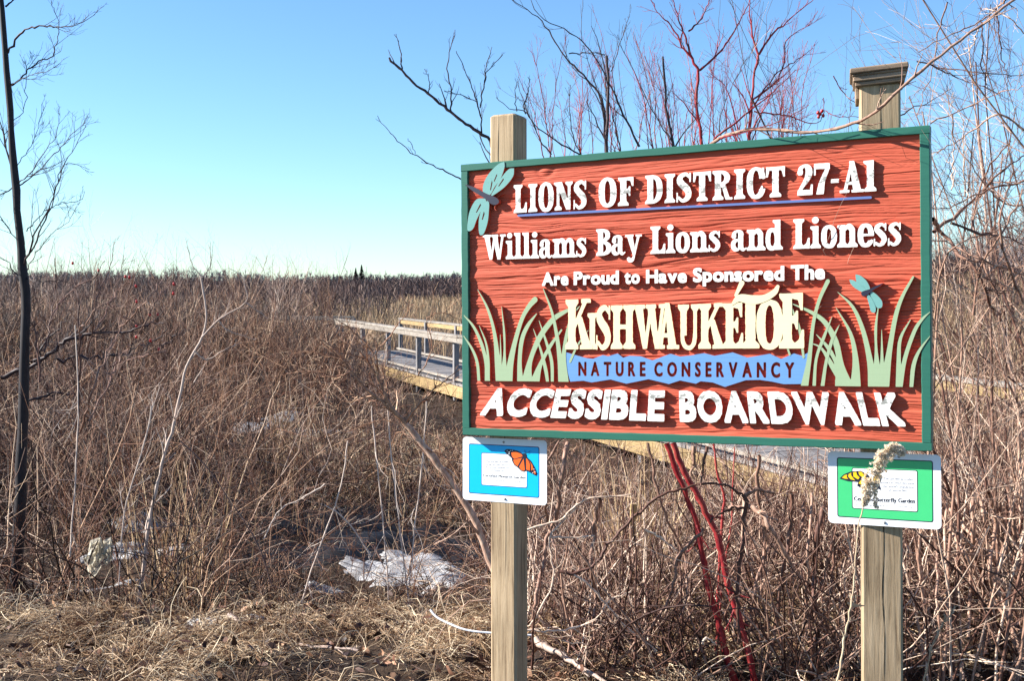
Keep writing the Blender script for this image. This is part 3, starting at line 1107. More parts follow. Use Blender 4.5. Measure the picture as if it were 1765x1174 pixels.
def cut_word(word, x0, x1, yb0, yb1, yt0, yt1, gap=.72):
    ws = [(sans(c, .0)[0], c) for c in word]
    tot = sum(w for w, c in ws) + gap * (len(ws) - 1)
    bl, br, tl, tr = [np.array(sg(*p)) for p in ((x0, yb0), (x1, yb1), (x0, yt0), (x1, yt1))]
    x = 0
    for w, c in ws:
        A, B, vs_, _ = glyph_edges(c)
        g0 = min(p[0] for p in vs_)
        for s_, d_ in ((A, cutA), (B, cutB)):
            for p in s_:
                u = (x + (p[0] - g0) / CAPH) / tot
                vv = p[1] / CAPH
                b = bl + (br - bl) * u
                t = tl + (tr - tl) * u
                r = b + (t - b) * vv
                d_.append((r[0], r[1]))
        x += w + gap


cut_word('NATURE', 998, 1112, 647, 648, 625, 625)
cut_word('CONSERVANCY', 1129, 1368, 648, 650.5, 625.5, 626)
field_relief('river_band', lambda X, Z: mx(S_poly(X, Z, bq), -S_edges(X, Z, cutA, cutB, .0024)), min(p[0] for p in bq), max(p[0] for p in bq),
             min(p[1] for p in bq), max(p[1] for p in bq), .00125, M['band'], sign, -.0012)


# reeds: every clump one painted relief
def reed_part(strokes, conv, y_top):
    Q = []
    for st in strokes:
        q = []
        for x, y, w in st:
            a = sg(*conv(x, y))
            b = sg(*conv(x + w / 2, y))
            q.append((a[0], a[1], abs(b[0] - a[0])))
        Q.append(q)
    allp = [p for q in Q for p in q]
    return field_relief('painted_reeds', lambda X, Z: mx(mn(*[S_stroke(X, Z, q, 4) for q in Q]), sg(*conv(400, 724 if conv is z3 else 752))[1] * 1.0 - Z),
                        min(p[0] - p[2] for p in allp), max(p[0] + p[2] for p in allp), min(p[1] for p in allp) - .03, max(p[1] + p[2] for p in allp), .0016, M['reedgreen'], sign, y_top)


reed_part([[(168, 730, 18), (158, 610, 18), (125, 520, 14), (72, 438, 5)], [(222, 730, 34), (215, 610, 24), (185, 490, 20), (135, 380, 15), (74, 308, 5)], [(230, 700, 14), (228, 590, 15), (212, 480, 12), (170, 373, 3)]], z3, -.0016)
reed_part([[(300, 735, 50), (290, 640, 40), (268, 430, 22), (225, 270, 15), (160, 143, 3)], [(322, 735, 60), (330, 560, 16), (328, 420, 13), (312, 252, 3)], [(305, 660, 14), (306, 560, 10), (303, 428, 3)], [(355, 735, 50), (366, 620, 40), (395, 480, 28), (440, 330, 24), (485, 250, 28), (522, 208, 34)]], z3, -.0018)
reed_part([[(430, 735, 40), (425, 600, 26), (440, 460, 26), (478, 370, 22), (532, 298, 6)], [(470, 735, 70), (490, 600, 30), (550, 450, 32), (630, 340, 30), (700, 290, 24), (790, 248, 4)], [(520, 735, 60), (556, 620, 26), (620, 500, 20), (690, 400, 10)],
           [(603, 735, 18), (590, 650, 22), (560, 530, 14), (512, 392, 3)], [(632, 735, 18), (628, 600, 20), (595, 480, 16), (548, 340, 3)]], z3, -.0014)
reed_part([[(695, 735, 50), (682, 600, 32), (660, 430, 22), (628, 280, 15), (575, 138, 4)], [(712, 735, 50), (705, 560, 26), (730, 400, 20), (765, 300, 14), (805, 250, 4)], [(745, 600, 14), (790, 500, 12), (860, 402, 3)]], z3, -.002)
reed_part([[(660, 760, 44), (688, 600, 26), (710, 400, 20), (745, 260, 20), (795, 150, 24)], [(575, 575, 12), (560, 530, 10)], [(655, 590, 14), (632, 430, 16), (600, 340, 12), (580, 285, 3)],
           [(716, 760, 20), (728, 600, 16), (770, 480, 18), (820, 355, 3)], [(764, 760, 22), (785, 620, 18), (820, 490, 18), (862, 402, 3)]], z4, -.0020)
reed_part([[(900, 765, 90), (870, 640, 40), (840, 500, 34), (780, 390, 28), (700, 330, 20), (588, 280, 4)], [(860, 700, 40), (820, 640, 30), (760, 540, 14), (698, 508, 4)], [(880, 760, 90), (850, 640, 26), (800, 540, 22), (728, 458, 3)],
           [(955, 765, 62), (955, 600, 34), (925, 450, 20), (842, 303, 3)]], z4, -.0016)
reed_part([[(1060, 765, 66), (1040, 620, 36), (1000, 440, 26), (940, 300, 18), (852, 213, 3)], [(1085, 765, 70), (1075, 560, 18), (1072, 420, 16), (1086, 305, 5)], [(1108, 700, 30), (1108, 560, 14), (1106, 430, 3)],
           [(1120, 765, 60), (1150, 560, 32), (1185, 360, 26), (1225, 240, 20), (1288, 125, 12)]], z4, -.0018)
reed_part([[(1207, 765, 40), (1205, 600, 24), (1215, 480, 18), (1272, 374, 5)], [(1212, 765, 30), (1240, 600, 24), (1295, 440, 22), (1340, 370, 16), (1386, 328, 3)]], z4, -.0016)
reed_part([[(1278, 765, 22), (1290, 640, 24), (1325, 550, 16), (1386, 468, 3)]], z4, -.0022)

# dragonflies
z1 = lambda x, y: (x / 3.914 + 780, y / 3.914 + 200)


def poly_part(name, pts, conv, mat, parent, y_top, y_bot=.0145, sub=4, cuts=()):
    q = catmull([(*sg(*conv(*p)),) for p in pts] + [sg(*conv(*pts[0]))], sub)
    q = [tuple(p) for p in q[:-1]]
    cc = [[sg(*conv(*p)) for p in c] for c in cuts]
    xs = [p[0] for p in q]
    zs = [p[1] for p in q]
    fn = lambda X, Z: mx(S_poly(X, Z, q), *([-S_poly(X, Z, c) for c in cc] or [S_poly(X, Z, q)]))
    return field_relief(name, fn, min(xs), max(xs), min(zs), max(zs), .0012, mat, parent, y_top, y_bot)


d1 = empty('painted_dragonfly')
d1.parent = sign
poly_part('wing', [(352, 308), (310, 325), (250, 385), (212, 455), (208, 515), (235, 535), (262, 525), (285, 480), (325, 425), (352, 350)], z1, M['wing'], d1, -.003, cuts=[[(268, 430), (255, 500), (262, 500), (272, 450)], [(300, 390), (280, 440), (286, 442), (304, 400)]])
poly_part('wing', [(418, 352), (380, 360), (325, 425), (290, 485), (262, 540), (312, 512), (365, 468), (412, 405)], z1, M['wing'], d1, -.0036, cuts=[[(345, 420), (310, 475), (318, 474), (350, 428)]])
poly_part('wing', [(225, 555), (165, 562), (125, 625), (108, 690), (104, 772), (140, 762), (165, 700), (195, 640), (228, 590)], z1, M['wing'], d1, -.003, cuts=[[(190, 590), (160, 650), (166, 652), (196, 600)]])
poly_part('wing', [(240, 565), (205, 615), (182, 690), (180, 770), (190, 803), (215, 790), (240, 715), (248, 640), (250, 590)], z1, M['wing'], d1, -.0036, cuts=[[(215, 640), (200, 700), (207, 700), (220, 660)]])
poly_part('body', [(84, 460), (150, 480), (225, 520), (275, 540), (310, 560), (316, 585), (290, 600), (260, 590), (215, 552), (140, 505)], z1, M['fly_dark'], d1, -.0052)
for a in ([(300, 545), (330, 528), (345, 525)], [(262, 590), (255, 615), (258, 632)], [(285, 598), (280, 620), (290, 635)]):
    q = [(*sg(*z1(*p)), .0009) for p in a]
    field_relief('leg', lambda X, Z: S_stroke(X, Z, q), min(p[0] for p in q) - .002, max(p[0] for p in q) + .002, min(p[1] for p in q) - .002, max(p[1] for p in q) + .002, .0007, M['red'], d1, .004)
d2_ = empty('painted_dragonfly')
d2_.parent = sign
poly_part('wing', [(955, 110), (985, 118), (1020, 150), (1040, 195), (1020, 205), (985, 185), (960, 150)], z4, M['wing'], d2_, -.0030)
poly_part('wing', [(920, 140), (945, 145), (985, 170), (1022, 208), (1000, 215), (955, 192), (928, 165)], z4, M['wing'], d2_, -.0036)
poly_part('wing', [(1050, 208), (1080, 230), (1108, 265), (1108, 300), (1082, 305), (1062, 275), (1040, 225)], z4, M['wing'], d2_, -.0030)
poly_part('wing', [(1030, 225), (1050, 250), (1072, 300), (1068, 332), (1045, 325), (1035, 290), (1022, 240)], z4, M['wing'], d2_, -.0036)
poly_part('body', [(1118, 160), (1085, 172), (1040, 195), (1000, 208), (988, 222), (1002, 238), (1030, 225), (1060, 200), (1095, 180)], z4, M['fly_dark'], d2_, -.0052)


# posts
def post(pxl, pxr, ytop, pxl2, pxr2, ybot, yaw, wid, dep, back, cracks, name='post'):
    """stands behind the board: axis through two photo points on the board's rear plane"""
    yb_ = .0462 + back
    t = sg((pxl + pxr) / 2, ytop, yb_)
    q = sg((pxl2 + pxr2) / 2, ybot, yb_)
    d = np.array([t[0] - q[0], t[1] - q[1]])
    lean = atan2(d[0], d[1])
    o = box(name, -wid / 2, wid / 2, 0, dep, -2.75, 0, M['post'], sign, .007)
    o.matrix_local = Matrix.Translation((t[0], yb_, t[1])) @ Matrix.Rotation(lean, 4, 'Y') @ Matrix.Rotation(yaw, 4, 'Z')
    for (cx_, w_, za, zb, sd) in cracks:
        V, F = [], []
        n = 60
        for i in range(n + 1):
            t = i / n
            z = -za - (zb - za) * t
            x = cx_ + .004 * (float(vnoise(np.array(z * 7.0 + sd), np.array(0.), sd)) - .5) * 2
            ww = w_ * sin(pi * min(max(t, .03), .97)) ** .5 * (.4 + float(vnoise(np.array(z * 25.0), np.array(0.), sd + 3)))
            V += [(x - ww, -.0006, z), (x + ww, -.0006, z)]
            if i < n:
                F.append((2 * i, 2 * i + 1, 2 * i + 3, 2 * i + 2))
        c = meshobj('crack', V, F, M['ply'], o)
    return o


post_l = post(843, 888, 196, 845, 889, 1174, 0, .102, .102, 0, [(-.012, .0012, .0, .5, 3), (.010, .0011, .6, 1.7, 5)])
post_l['label'] = 'plain left post without a cap'
post_r = post(1484, 1549, 143, 1486, 1556, 1174, radians(11), .122, .122, .013, [(.004, .0018, .0, .35, 7), (.003, .0017, .62, 1.9, 9)])
post_r['label'] = 'right post under a stepped cap'
# the cap: three stepped boards and a top board, slightly crooked
capo = empty('post_cap')
capo.parent = post_r
capo.location = (0, .061, -.004)
capo.rotation_euler = (0, radians(-3.5), radians(0))
h0 = 0
lay = [(.073, .000, .014), (.078, .0144, .030), (.0805, .0304, .038), (.086, .0384, .056)]
for r, a, b in lay:
    me = box('cap_board', -r, r, -r, r, a, b, M['cap'], capo, .003)
# mitred skirt hanging at the left side like in the photograph
box('cap_board', -.0735, -.0625, -.050, .072, -.036, -.0005, M['cap'], capo, .002)

# ------------------------------------------------------------------ the two small plates
z5 = lambda x, y: (x / 7.828 + 780, y / 7.828 + 740)
z6 = lambda x, y: (x / 6.522 + 1410, y / 6.522 + 750)
PY0 = .0455                                           # front of the posts, in the board's frame


def roundrect(x0, x1, z0, z1, r, n=5):
    out = []
    for cx_, cz_, a0 in ((x1 - r, z1 - r, 0), (x0 + r, z1 - r, 90), (x0 + r, z0 + r, 180), (x1 - r, z0 + r, 270)):
        for i in range(n + 1):
            a = radians(a0 + 90 * i / n)
            out.append((cx_ + r * cos(a), cz_ + r * sin(a)))
    return out


def plate(conv, corners, yf, label, printcol, outline, inner_px, box_px, title, tpx, lines, foot, butterfly, screws, group=None):
    """a thin enamel plate; everything printed on it is a thin film on its face"""
    c = np.array([sg(*conv(*p), yf) for p in corners])   # TL TR BR BL
    o3 = c[3]
    ex = c[2] - c[3]
    ez = c[0] - c[3]
    W, H = (np.linalg.norm(ex) + np.linalg.norm(c[1] - c[0])) / 2, (np.linalg.norm(ez) + np.linalg.norm(c[1] - c[2])) / 2
    a = atan2(ex[1], ex[0])
    lm = Matrix.Translation((o3[0], yf, o3[1])) @ Matrix.Rotation(-a, 4, 'Y')
    root = tag(empty('garden_plate', mat=SIGN_MAT @ lm), label, 'plate')
    ca, sa = cos(a), sin(a)

    def loc(x, y):
        p = np.array(sg(*conv(x, y), yf)) - o3
        return (p[0] * ca + p[1] * sa, -p[0] * sa + p[1] * ca)
    relief('plate_sheet', [roundrect(0, W, 0, H, .014)], M['plate'], root, 0, .002)
    lev = [0]

    def film(name, pts, mat):
        lev[0] += 1
        y = -.00022 * lev[0]
        return relief(name, [pts], mat, root, y, y + .0002)

    def rr(name, q, mat, r, grow=0):
        p = [loc(*k) for k in q]
        x0 = (p[0][0] + p[3][0]) / 2 - grow
        x1 = (p[1][0] + p[2][0]) / 2 + grow
        zt = (p[0][1] + p[1][1]) / 2 + grow
        zb = (p[2][1] + p[3][1]) / 2 - grow
        return film(name, roundrect(x0, x1, zb, zt, r), mat)
    rr('border_line', inner_px, M[outline], .007, .0030)
    rr('colour_field', inner_px, M[printcol], .005)
    rr('border_line', box_px, M[outline], .006, .0024)
    rr('text_field', box_px, M['pwhite'], .0045)
    lev[0] += 1

    def text(s, x0, x1, yb0, yb1, xh, mat, bold=0):
        # one printed line: a real film of type, laid out between two photo points
        a0, a1 = np.array(loc(x0, yb0)), np.array(loc(x1, yb1))
        hgt = abs(loc(x0, yb0 - xh)[1] - a0[1])
        V, F, x = [], [], 0
        for ch in s:
            if ch == ' ':
                x += .28
                continue
            _, _, vs_, tr = glyph_edges(ch)
            x0_ = min(p[0] for p in vs_)
            x1_ = max(p[0] for p in vs_)
            b = len(V)
            V += [(x + p[0] - x0_, p[1]) for p in vs_]
            F += [tuple(b + k for k in t) for t in tr]
            x += x1_ - x0_ + .09
        tot = x - .09
        yy = -.00022 * lev[0]
        VV = []
        for (u, w) in V:
            p = a0 + (a1 - a0) * (u / tot)
            VV.append((p[0], yy, p[1] + w * hgt / CAPH))
        meshobj('printed_line', VV, F, mat, root)
        if bold:
            lev[0] += 1
            yy -= .0001
            meshobj('printed_line', [(p[0] + bold, yy, p[2]) for p in VV], F, mat, root)
    text(*title[:1], *tpx, M[title[1]], title[2])
    for L_ in lines:
        text(*L_, M['pgrey'])
    for L_ in foot:
        text(*L_, M['pblack'])
    for pts, mt in butterfly:
        film('butterfly_print', [loc(*p) for p in pts], M[mt])
    for sx, sy in screws:
        x, z = loc(sx, sy)
        V, F = [(x, -.0045, z)], []
        n = 12
        for k, (r, yv) in enumerate(((.0026, -.0042), (.0042, -.0022), (.0044, .0))):
            V += [(x + r * cos(2 * pi * i / n), yv, z + r * sin(2 * pi * i / n)) for i in range(n)]
        for i in range(n):
            j = (i + 1) % n
            F.append((0, 1 + i, 1 + j))
            for k in range(2):
                F.append((1 + k * n + i, 1 + k * n + n + i, 1 + k * n + n + j, 1 + k * n + j))
        meshobj('screw', V, F, M['screw'], root, True)
    return root


def spots(lst, r=6):
    return [([(x + r * cos(a), y + r * .8 * sin(a)) for a in np.arange(0, 6.2, 1.05)], 'pwhite') for x, y in lst]


monarch = [([(705, 285), (740, 268), (800, 273), (880, 292), (945, 328), (985, 325), (1000, 345), (1000, 372), (1060, 430), (1110, 515), (1143, 600), (1132, 632), (1090, 612), (1040, 582), (1000, 562), (965, 577), (925, 562), (885, 522), (835, 485), (806, 430), (800, 392), (750, 348), (708, 312)], 'pblack'),
           ([(795, 318), (850, 302), (930, 335), (950, 366), (838, 402), (806, 372)], 'porange'),
           ([(822, 414), (940, 388), (880, 502), (838, 468)], 'porange'), ([(962, 398), (902, 505), (928, 550), (960, 562), (980, 552)], 'porange'),
           ([(996, 392), (998, 545), (1045, 560), (1050, 480), (1020, 410)], 'porange'), ([(1030, 415), (1062, 470), (1066, 560), (1096, 540), (1080, 480)], 'porange'),
           ([(1092, 570), (1112, 560), (1128, 600), (1115, 610)], 'porange'),
           ([(985, 325), (975, 280), (979, 280), (990, 325)], 'pblack'), ([(995, 330), (1055, 292), (1057, 296), (999, 334)], 'pblack')] + spots([(745, 290), (770, 312), (790, 292), (815, 288), (1105, 540), (1120, 575), (770, 335), (1090, 590)], 7)
swallow = [([(243, 490), (290, 443), (370, 410), (480, 403), (555, 440), (600, 495), (640, 440), (700, 425), (720, 470), (690, 560), (712, 622), (660, 600), (600, 560), (560, 600), (520, 622), (440, 572), (450, 530), (330, 518)], 'pblack'),
           ([(270, 480), (300, 452), (330, 445), (322, 472), (340, 495), (300, 492)], 'pyellow'), ([(345, 440), (375, 424), (372, 450), (400, 490), (420, 512), (370, 500), (340, 468)], 'pyellow'),
           ([(395, 420), (430, 414), (440, 450), (470, 480), (450, 500), (400, 470)], 'pyellow'), ([(455, 415), (490, 415), (520, 450), (545, 490), (505, 480), (465, 450)], 'pyellow'),
           ([(455, 545), (480, 510), (540, 500), (565, 530), (545, 580), (500, 560)], 'pyellow'), ([(610, 510), (650, 455), (690, 440), (680, 500), (640, 550)], 'pyellow')]
plate(z5, [(118, 103), (1270, 152), (1250, 1032), (138, 950)], PY0 - .001, 'small white plate with a cyan field and an orange monarch butterfly', 'pcyan', 'pnavy',
      [(222, 208), (1165, 245), (1158, 922), (236, 852)], [(393, 330), (1002, 348), (1000, 790), (400, 748)],
      ('Certified Monarch Garden', 'pblack', .0007), (410, 985, 640, 672, 34),
      [('This garden provides', 450, 760, 443, 452, 24), ('resources that increase', 435, 778, 482, 495, 24), ("the world's population", 442, 770, 522, 535, 24), ('of Monarchs', 515, 695, 564, 574, 24)],
      [('North American Butterfly Association', 420, 795, 690, 708, 14), ('www.naba.org', 830, 970, 712, 720, 14)], monarch, [(690, 175), (706, 943)])
plate(z6, [(135, 187), (1402, 222), (1392, 1068), (117, 988)], PY0 - .001, 'small white plate with a green field and a yellow swallowtail butterfly', 'pgreen', 'pblack',
      [(232, 265), (1288, 298), (1278, 970), (218, 915)], [(395, 380), (1118, 402), (1108, 856), (385, 825)],
      ('Certified Butterfly Garden', 'pblack', .0016), (403, 1085, 738, 768, 46),
      [('This garden provides', 735, 1068, 500, 512, 26), ('resources that increase', 690, 1082, 545, 556, 26), ("the world's population", 725, 1080, 588, 600, 26), ('of butterflies', 790, 1000, 632, 640, 26)],
      [('North American Butterfly Association', 425, 860, 795, 808, 15), ('www.naba.org', 890, 1060, 808, 822, 15)], swallow, [(745, 985), (910, 248)])

# ------------------------------------------------------------------ vegetation: tubes and blades as numpy sheets
def unit(v):
    return v / (np.linalg.norm(v, axis=-1, keepdims=True) + 1e-12)


def widen(u0, u1, n):
    '''the marsh goes on past both edges of the photograph'''
    a = -.78 if u0 <= -.5 else u0
    b = .62 if u1 >= .5 else u1
    return a, b, int(n * (b - a) / (u1 - u0))


class Bundle:
    def __init__(s):
        s.V, s.F3, s.F4, s.T, s.n = [], [], [], [], 0

    def tubes(s, P, R, sides=3, tint=None):
        P = np.asarray(P, float)
        R = np.asarray(R, float)
        N, K, _ = P.shape
        tan_ = np.gradient(P, axis=1)
        tan_ = unit(tan_)
        over = unit(P[:, -1] - P[:, 0])
        ref = unit(np.cross(over, np.where(np.abs(over[:, 2:3]) > .9, [[1., .1, 0]], [[.1, 0, 1.]])))
        a = unit(ref[:, None] - (ref[:, None] * tan_).sum(-1, keepdims=True) * tan_)
        b = np.cross(tan_, a)
        th = np.arange(sides) * 2 * pi / sides
        ringv = a[:, :, None] * np.cos(th)[None, None, :, None] + b[:, :, None] * np.sin(th)[None, None, :, None]
        V = P[:, :, None] + ringv * R[:, :, None, None]
        base = s.n + (np.arange(N) * K * sides)[:, None, None]
        k = (np.arange(K - 1) * sides)[None, :, None]
        i = np.arange(sides)[None, None, :]
        j = (i + 1) % sides
        f = np.stack([base + k + i, base + k + j, base + k + sides + j, base + k + sides + i], -1).reshape(-1, 4)
        s.V.append(V.reshape(-1, 3))
        s.F4.append(f)
        if tint is None:
            tint = rng.random(N)
        s.T.append(np.repeat(np.asarray(tint), K * sides))
        s.n += N * K * sides

    def blades(s, P, W, tint=None, facing=None):
        P = np.asarray(P, float)
        N, K, _ = P.shape
        tan_ = unit(np.gradient(P, axis=1))
        r = rng.normal(size=(N, 3)) if facing is None else facing
        sd = unit(np.cross(tan_, r[:, None]))
        V = np.stack([P - sd * W[:, :, None] / 2, P + sd * W[:, :, None] / 2], 2)
        base = s.n + (np.arange(N) * K * 2)[:, None]
        k = (np.arange(K - 1) * 2)[None]
        f = np.stack([base + k, base + k + 1, base + k + 3, base + k + 2], -1).reshape(-1, 4)
        s.V.append(V.reshape(-1, 3))
        s.F4.append(f)
        if tint is None:
            tint = rng.random(N)
        s.T.append(np.repeat(np.asarray(tint), K * 2))
        s.n += N * K * 2

    def build(s, name, mat, parent=None, origin=None):
        V = np.concatenate(s.V)
        if origin is not None:
            V = V - np.asarray(origin)
        o = meshobj(name, V, np.concatenate(s.F4), mat, parent, True, np.clip(np.concatenate(s.T), 0, 1))
        if origin is not None and parent is None:
            o.location = tuple(origin)
        return o


def shoots(B, D, L, K=6, wob=.12, up=.0, droop=0.0, seed=None):
    """paths from bases B along directions D with lengths L"""
    N = len(B)
    P = np.zeros((N, K, 3))
    P[:, 0] = B
    d = unit(np.asarray(D, float))
    st = (np.asarray(L) / (K - 1))[:, None]
    for k in range(1, K):
        d = d + rng.normal(size=(N, 3)) * wob
        d[:, 2] += up - droop * k / K
        d = unit(d)
        P[:, k] = P[:, k - 1] + d * st
    return P


def taper(r0, r1, K):
    t = np.linspace(0, 1, K)[None]
    return np.asarray(r0)[:, None] * (1 - t) + np.asarray(r1)[:, None] * t


def kids(P, R, m, t0=.25, t1=1.0, ang=(.4, .9), ratio=(.3, .6), rr=.55, K=5, wob=.13, up=.05, rmin=.0006):
    """m side shoots per path"""
    N, KK, _ = P.shape
    idx = np.repeat(np.arange(N), m)
    t = rng.uniform(t0, t1, N * m)
    f = t * (KK - 1)
    i = np.minimum(f.astype(int), KK - 2)
    w = (f - i)[:, None]
    b = P[idx, i] * (1 - w) + P[idx, i + 1] * w
    d = unit(P[idx, i + 1] - P[idx, i])
    rad = R[idx, i] * (1 - w[:, 0]) + R[idx, i + 1] * w[:, 0]
    L = np.linalg.norm(np.diff(P, axis=1), axis=-1).sum(1)[idx]
    q = unit(np.cross(d, rng.normal(size=d.shape)))
    a = rng.uniform(*ang, N * m)[:, None]
    dd = d * np.cos(a) + q * np.sin(a)
    ln = L * rng.uniform(*ratio, N * m) * (1.15 - .6 * t)
    C = shoots(b, dd, ln, K, wob, up)
    r0 = np.maximum(rad * rr, rmin)
    return C, taper(r0, np.maximum(r0 * .35, rmin * .7), K), idx


def pathpx(pts, K=None, jit=0.0):
    """photo x, y, depth -> smooth world path"""
    p = np.array([at(*q[:3]) for q in pts])
    c = catmull(p, 4) if len(p) > 2 else np.linspace(p[0], p[1], 6)
    L = np.concatenate([[0], np.cumsum(np.linalg.norm(np.diff(c, axis=0), axis=1))])
    K = K or max(8, min(40, len(pts) * 4))
    u = np.linspace(0, L[-1], K)
    c = np.stack([np.interp(u, L, c[:, i]) for i in range(3)], 1)
    if jit:
        c = c + rng.normal(size=c.shape) * jit
    return c


def hero(bundle, pts, r0, r1, sides=6, tw=10, tw2=3, ratio=(.12, .35), up=.06, tint=.4, ang=(.4, .9), t0=.15, rmin=.0009, jit=.0015, wob=.13):
    P = pathpx(pts, jit=jit)[None]
    K = P.shape[1]
    R = taper([r0], [r1], K) * (1 + .10 * rng.normal(size=(1, K)))
    bundle.tubes(P, R, sides, [tint])
    if tw:
        C, CR, _ = kids(P, R, tw, t0, 1.0, ang, ratio, .5, 6, wob, up, rmin)
        bundle.tubes(C, CR, 4, tint + rng.uniform(-.15, .2, len(C)))
        if tw2:
            D, DR, _ = kids(C, CR, tw2, .25, 1.0, (.35, .8), (.3, .6), .6, 5, wob, up, rmin * .8)
            bundle.tubes(D, DR, 3, tint + rng.uniform(-.15, .25, len(D)))
            return P, R, C, CR, D, DR
        return P, R, C, CR
    return P, R


def to_local_origin(p):
    z = float(zg(p[0], p[1]))
    return np.array([p[0], p[1], z])


def ground_hit(px, d):
    """a point on the ground under photo column px at depth d"""
    x = (px - CX) / FPX * d
    y = d * cos(PITCH)
    return np.array([x, y, float(zg(x, y))])


def zi(ox, oy, sc):
    return lambda x, y, d: (ox + x / sc, oy + y / sc, d)


# ---- far country: a wood on the low ridge, willow belt, reed field
def far_wood():
    B = Bundle()
    n = 3600
    y = rng.uniform(480, 900, n)
    x = rng.uniform(-.78, .62, n) * y
    z = zg(x, y)
    hgt = rng.uniform(4.5, 7.5, n) * (.70 + .55 * vnoise(x * .012, y * .0, 41)) * (y / 700)
    base = np.stack([x, y, z], -1)
    P = shoots(base, np.tile([0, 0, 1.], (n, 1)), hgt, 4, .05)
    B.blades(P, taper(np.full(n, .35), np.full(n, .12), 4), rng.uniform(.3, .9, n), np.tile([0, 1., 0], (n, 1)))
    m = 15
    R = taper(np.full(n, .1), np.full(n, .05), 4)
    C, CR, idx = kids(P, R, m, .15, .9, (.4, 1.2), (.3, .6), .5, 3, .1, .12)
    B.blades(C, CR * 0 + np.linspace(.26, .10, 3)[None], rng.uniform(0, .9, len(C)), np.tile([0, 1., .2], (len(C), 1)))
    o = B.build('far_wood', M['far_twig'])
    tag(o, kind='stuff')


far_wood()


def bank_wood():
    B = Bundle()
    n = 420
    y = rng.uniform(120, 330, n)
    x = rng.uniform(.34, .56, n) * y + rng.uniform(0, 20, n)
    base = np.stack([x, y, zg(x, y)], -1)
    P = shoots(base, np.tile([0, 0, 1.], (n, 1)), rng.uniform(3.5, 7, n), 5, .06)
    R = taper(np.full(n, .10), np.full(n, .03), 5)
    B.tubes(P, R, 3, rng.uniform(.3, .9, n))
    C, CR, _ = kids(P, R, 12, .15, 1, (.3, .9), (.3, .6), .5, 4, .1, .1)
    B.blades(C, CR * 0 + np.linspace(.09, .03, 4)[None])
    D, DR, _ = kids(C, CR, 3, .2, 1, (.3, .8), (.4, .7), .5, 3, .1, .1)
    B.blades(D, DR * 0 + np.linspace(.05, .02, 3)[None])
    tag(B.build('hillside_wood', M['far_twig']), kind='stuff')


bank_wood()


def conifer(px, d, h):
    p = ground_hit(px, d)
    t = tag(empty('spruce_tree', tuple(p)), None, 'tree')
    B = Bundle()
    B.tubes(np.array([[[0, 0, 0], [0, 0, h * .5], [0, 0, h]]]), taper([.3], [.03], 3), 5, [.3])
    B.build('trunk', M['dark_bark'], t)
    B = Bundle()
    n = 420
    u = rng.random(n) ** .8
    a = rng.uniform(0, 2 * pi, n)
    b = np.stack([0 * u, 0 * u, h * (.15 + .85 * u)], -1)
    dd = np.stack([np.cos(a), np.sin(a), -.25 + .3 * u], -1)
    P = shoots(b, dd, h * .23 * (1.08 - u) * rng.uniform(.7, 1.1, n), 4, .08)
    B.blades(P, np.tile(np.linspace(.9, .2, 4)[None], (n, 1)), rng.uniform(0, .3, n), np.tile([0, 0, 1.], (n, 1)) + rng.normal(size=(n, 3)) * .4)
    B.build('crown', M['spruce'], t)
    return t


M['spruce'] = stem_material('spruce_needles', [(0, (.012, .022, .016)), (1, (.05, .07, .045))], .3, .8)
tag(conifer(614, 640, 10.0), 'smaller dark spruce left of its neighbour on the skyline', group='spruces on the skyline')
tag(conifer(624, 640, 11.8), 'taller dark spruce standing above the far wood on the skyline', group='spruces on the skyline')


def willow_belt():
    """grey-brown thickets in front of the far wood, thinning towards the reeds"""
    B = Bundle()
    n = 4300
    y = 45 + 300 * rng.random(n) ** .8
    x = rng.uniform(-.75, .55, n) * y
    u = x / y
    keep = (y > 120) | (u < -.12 + .05 * vnoise(y * .1, y * 0, 3))
    x, y = x[keep], y[keep]
    n = len(x)
    base = np.stack([x, y, zg(x, y)], -1)
    m = 9
    bb = np.repeat(base, m, 0) + rng.normal(size=(n * m, 3)) * [.5, .5, 0]
    dirs = np.stack([rng.normal(size=n * m) * .28, rng.normal(size=n * m) * .28, np.ones(n * m)], -1)
    h = np.repeat(np.where(y > 130, rng.uniform(1.6, 3.4, n), rng.uniform(1.0, 2.4, n)) * (.7 + .5 * vnoise(x * .05, y * .04, 44)), m) * rng.uniform(.6, 1.1, n * m)
    P = shoots(bb, dirs, h, 4, .10, .03)
    wd = np.repeat(y, m) / 2000
    W = wd[:, None] * np.linspace(.9, .5, 4)[None]
    B.blades(P, W, rng.uniform(0, 1, n * m) * .8, np.tile([0, 1., 0], (n * m, 1)) + rng.normal(size=(n * m, 3)) * .3)
    C, CR, idx = kids(P, W, 3, .25, 1, (.3, .8), (.3, .6), .5, 3, .12, .08)
    B.blades(C, np.repeat(wd, 3)[:, None] * np.linspace(.7, .4, 3)[None], rng.uniform(0, 1, len(C)) * .9, np.tile([0, 1., 0], (len(C), 1)) + rng.normal(size=(len(C), 3)) * .3)
    tag(B.build('willow_thicket', M['willow']), kind='stuff')


M['willow'] = stem_material('willow_twigs', [(0, (.03, .018, .018)), (.4, (.09, .05, .045)), (.8, (.26, .165, .13)), (1, (.46, .34, .27))], .2)
willow_belt()


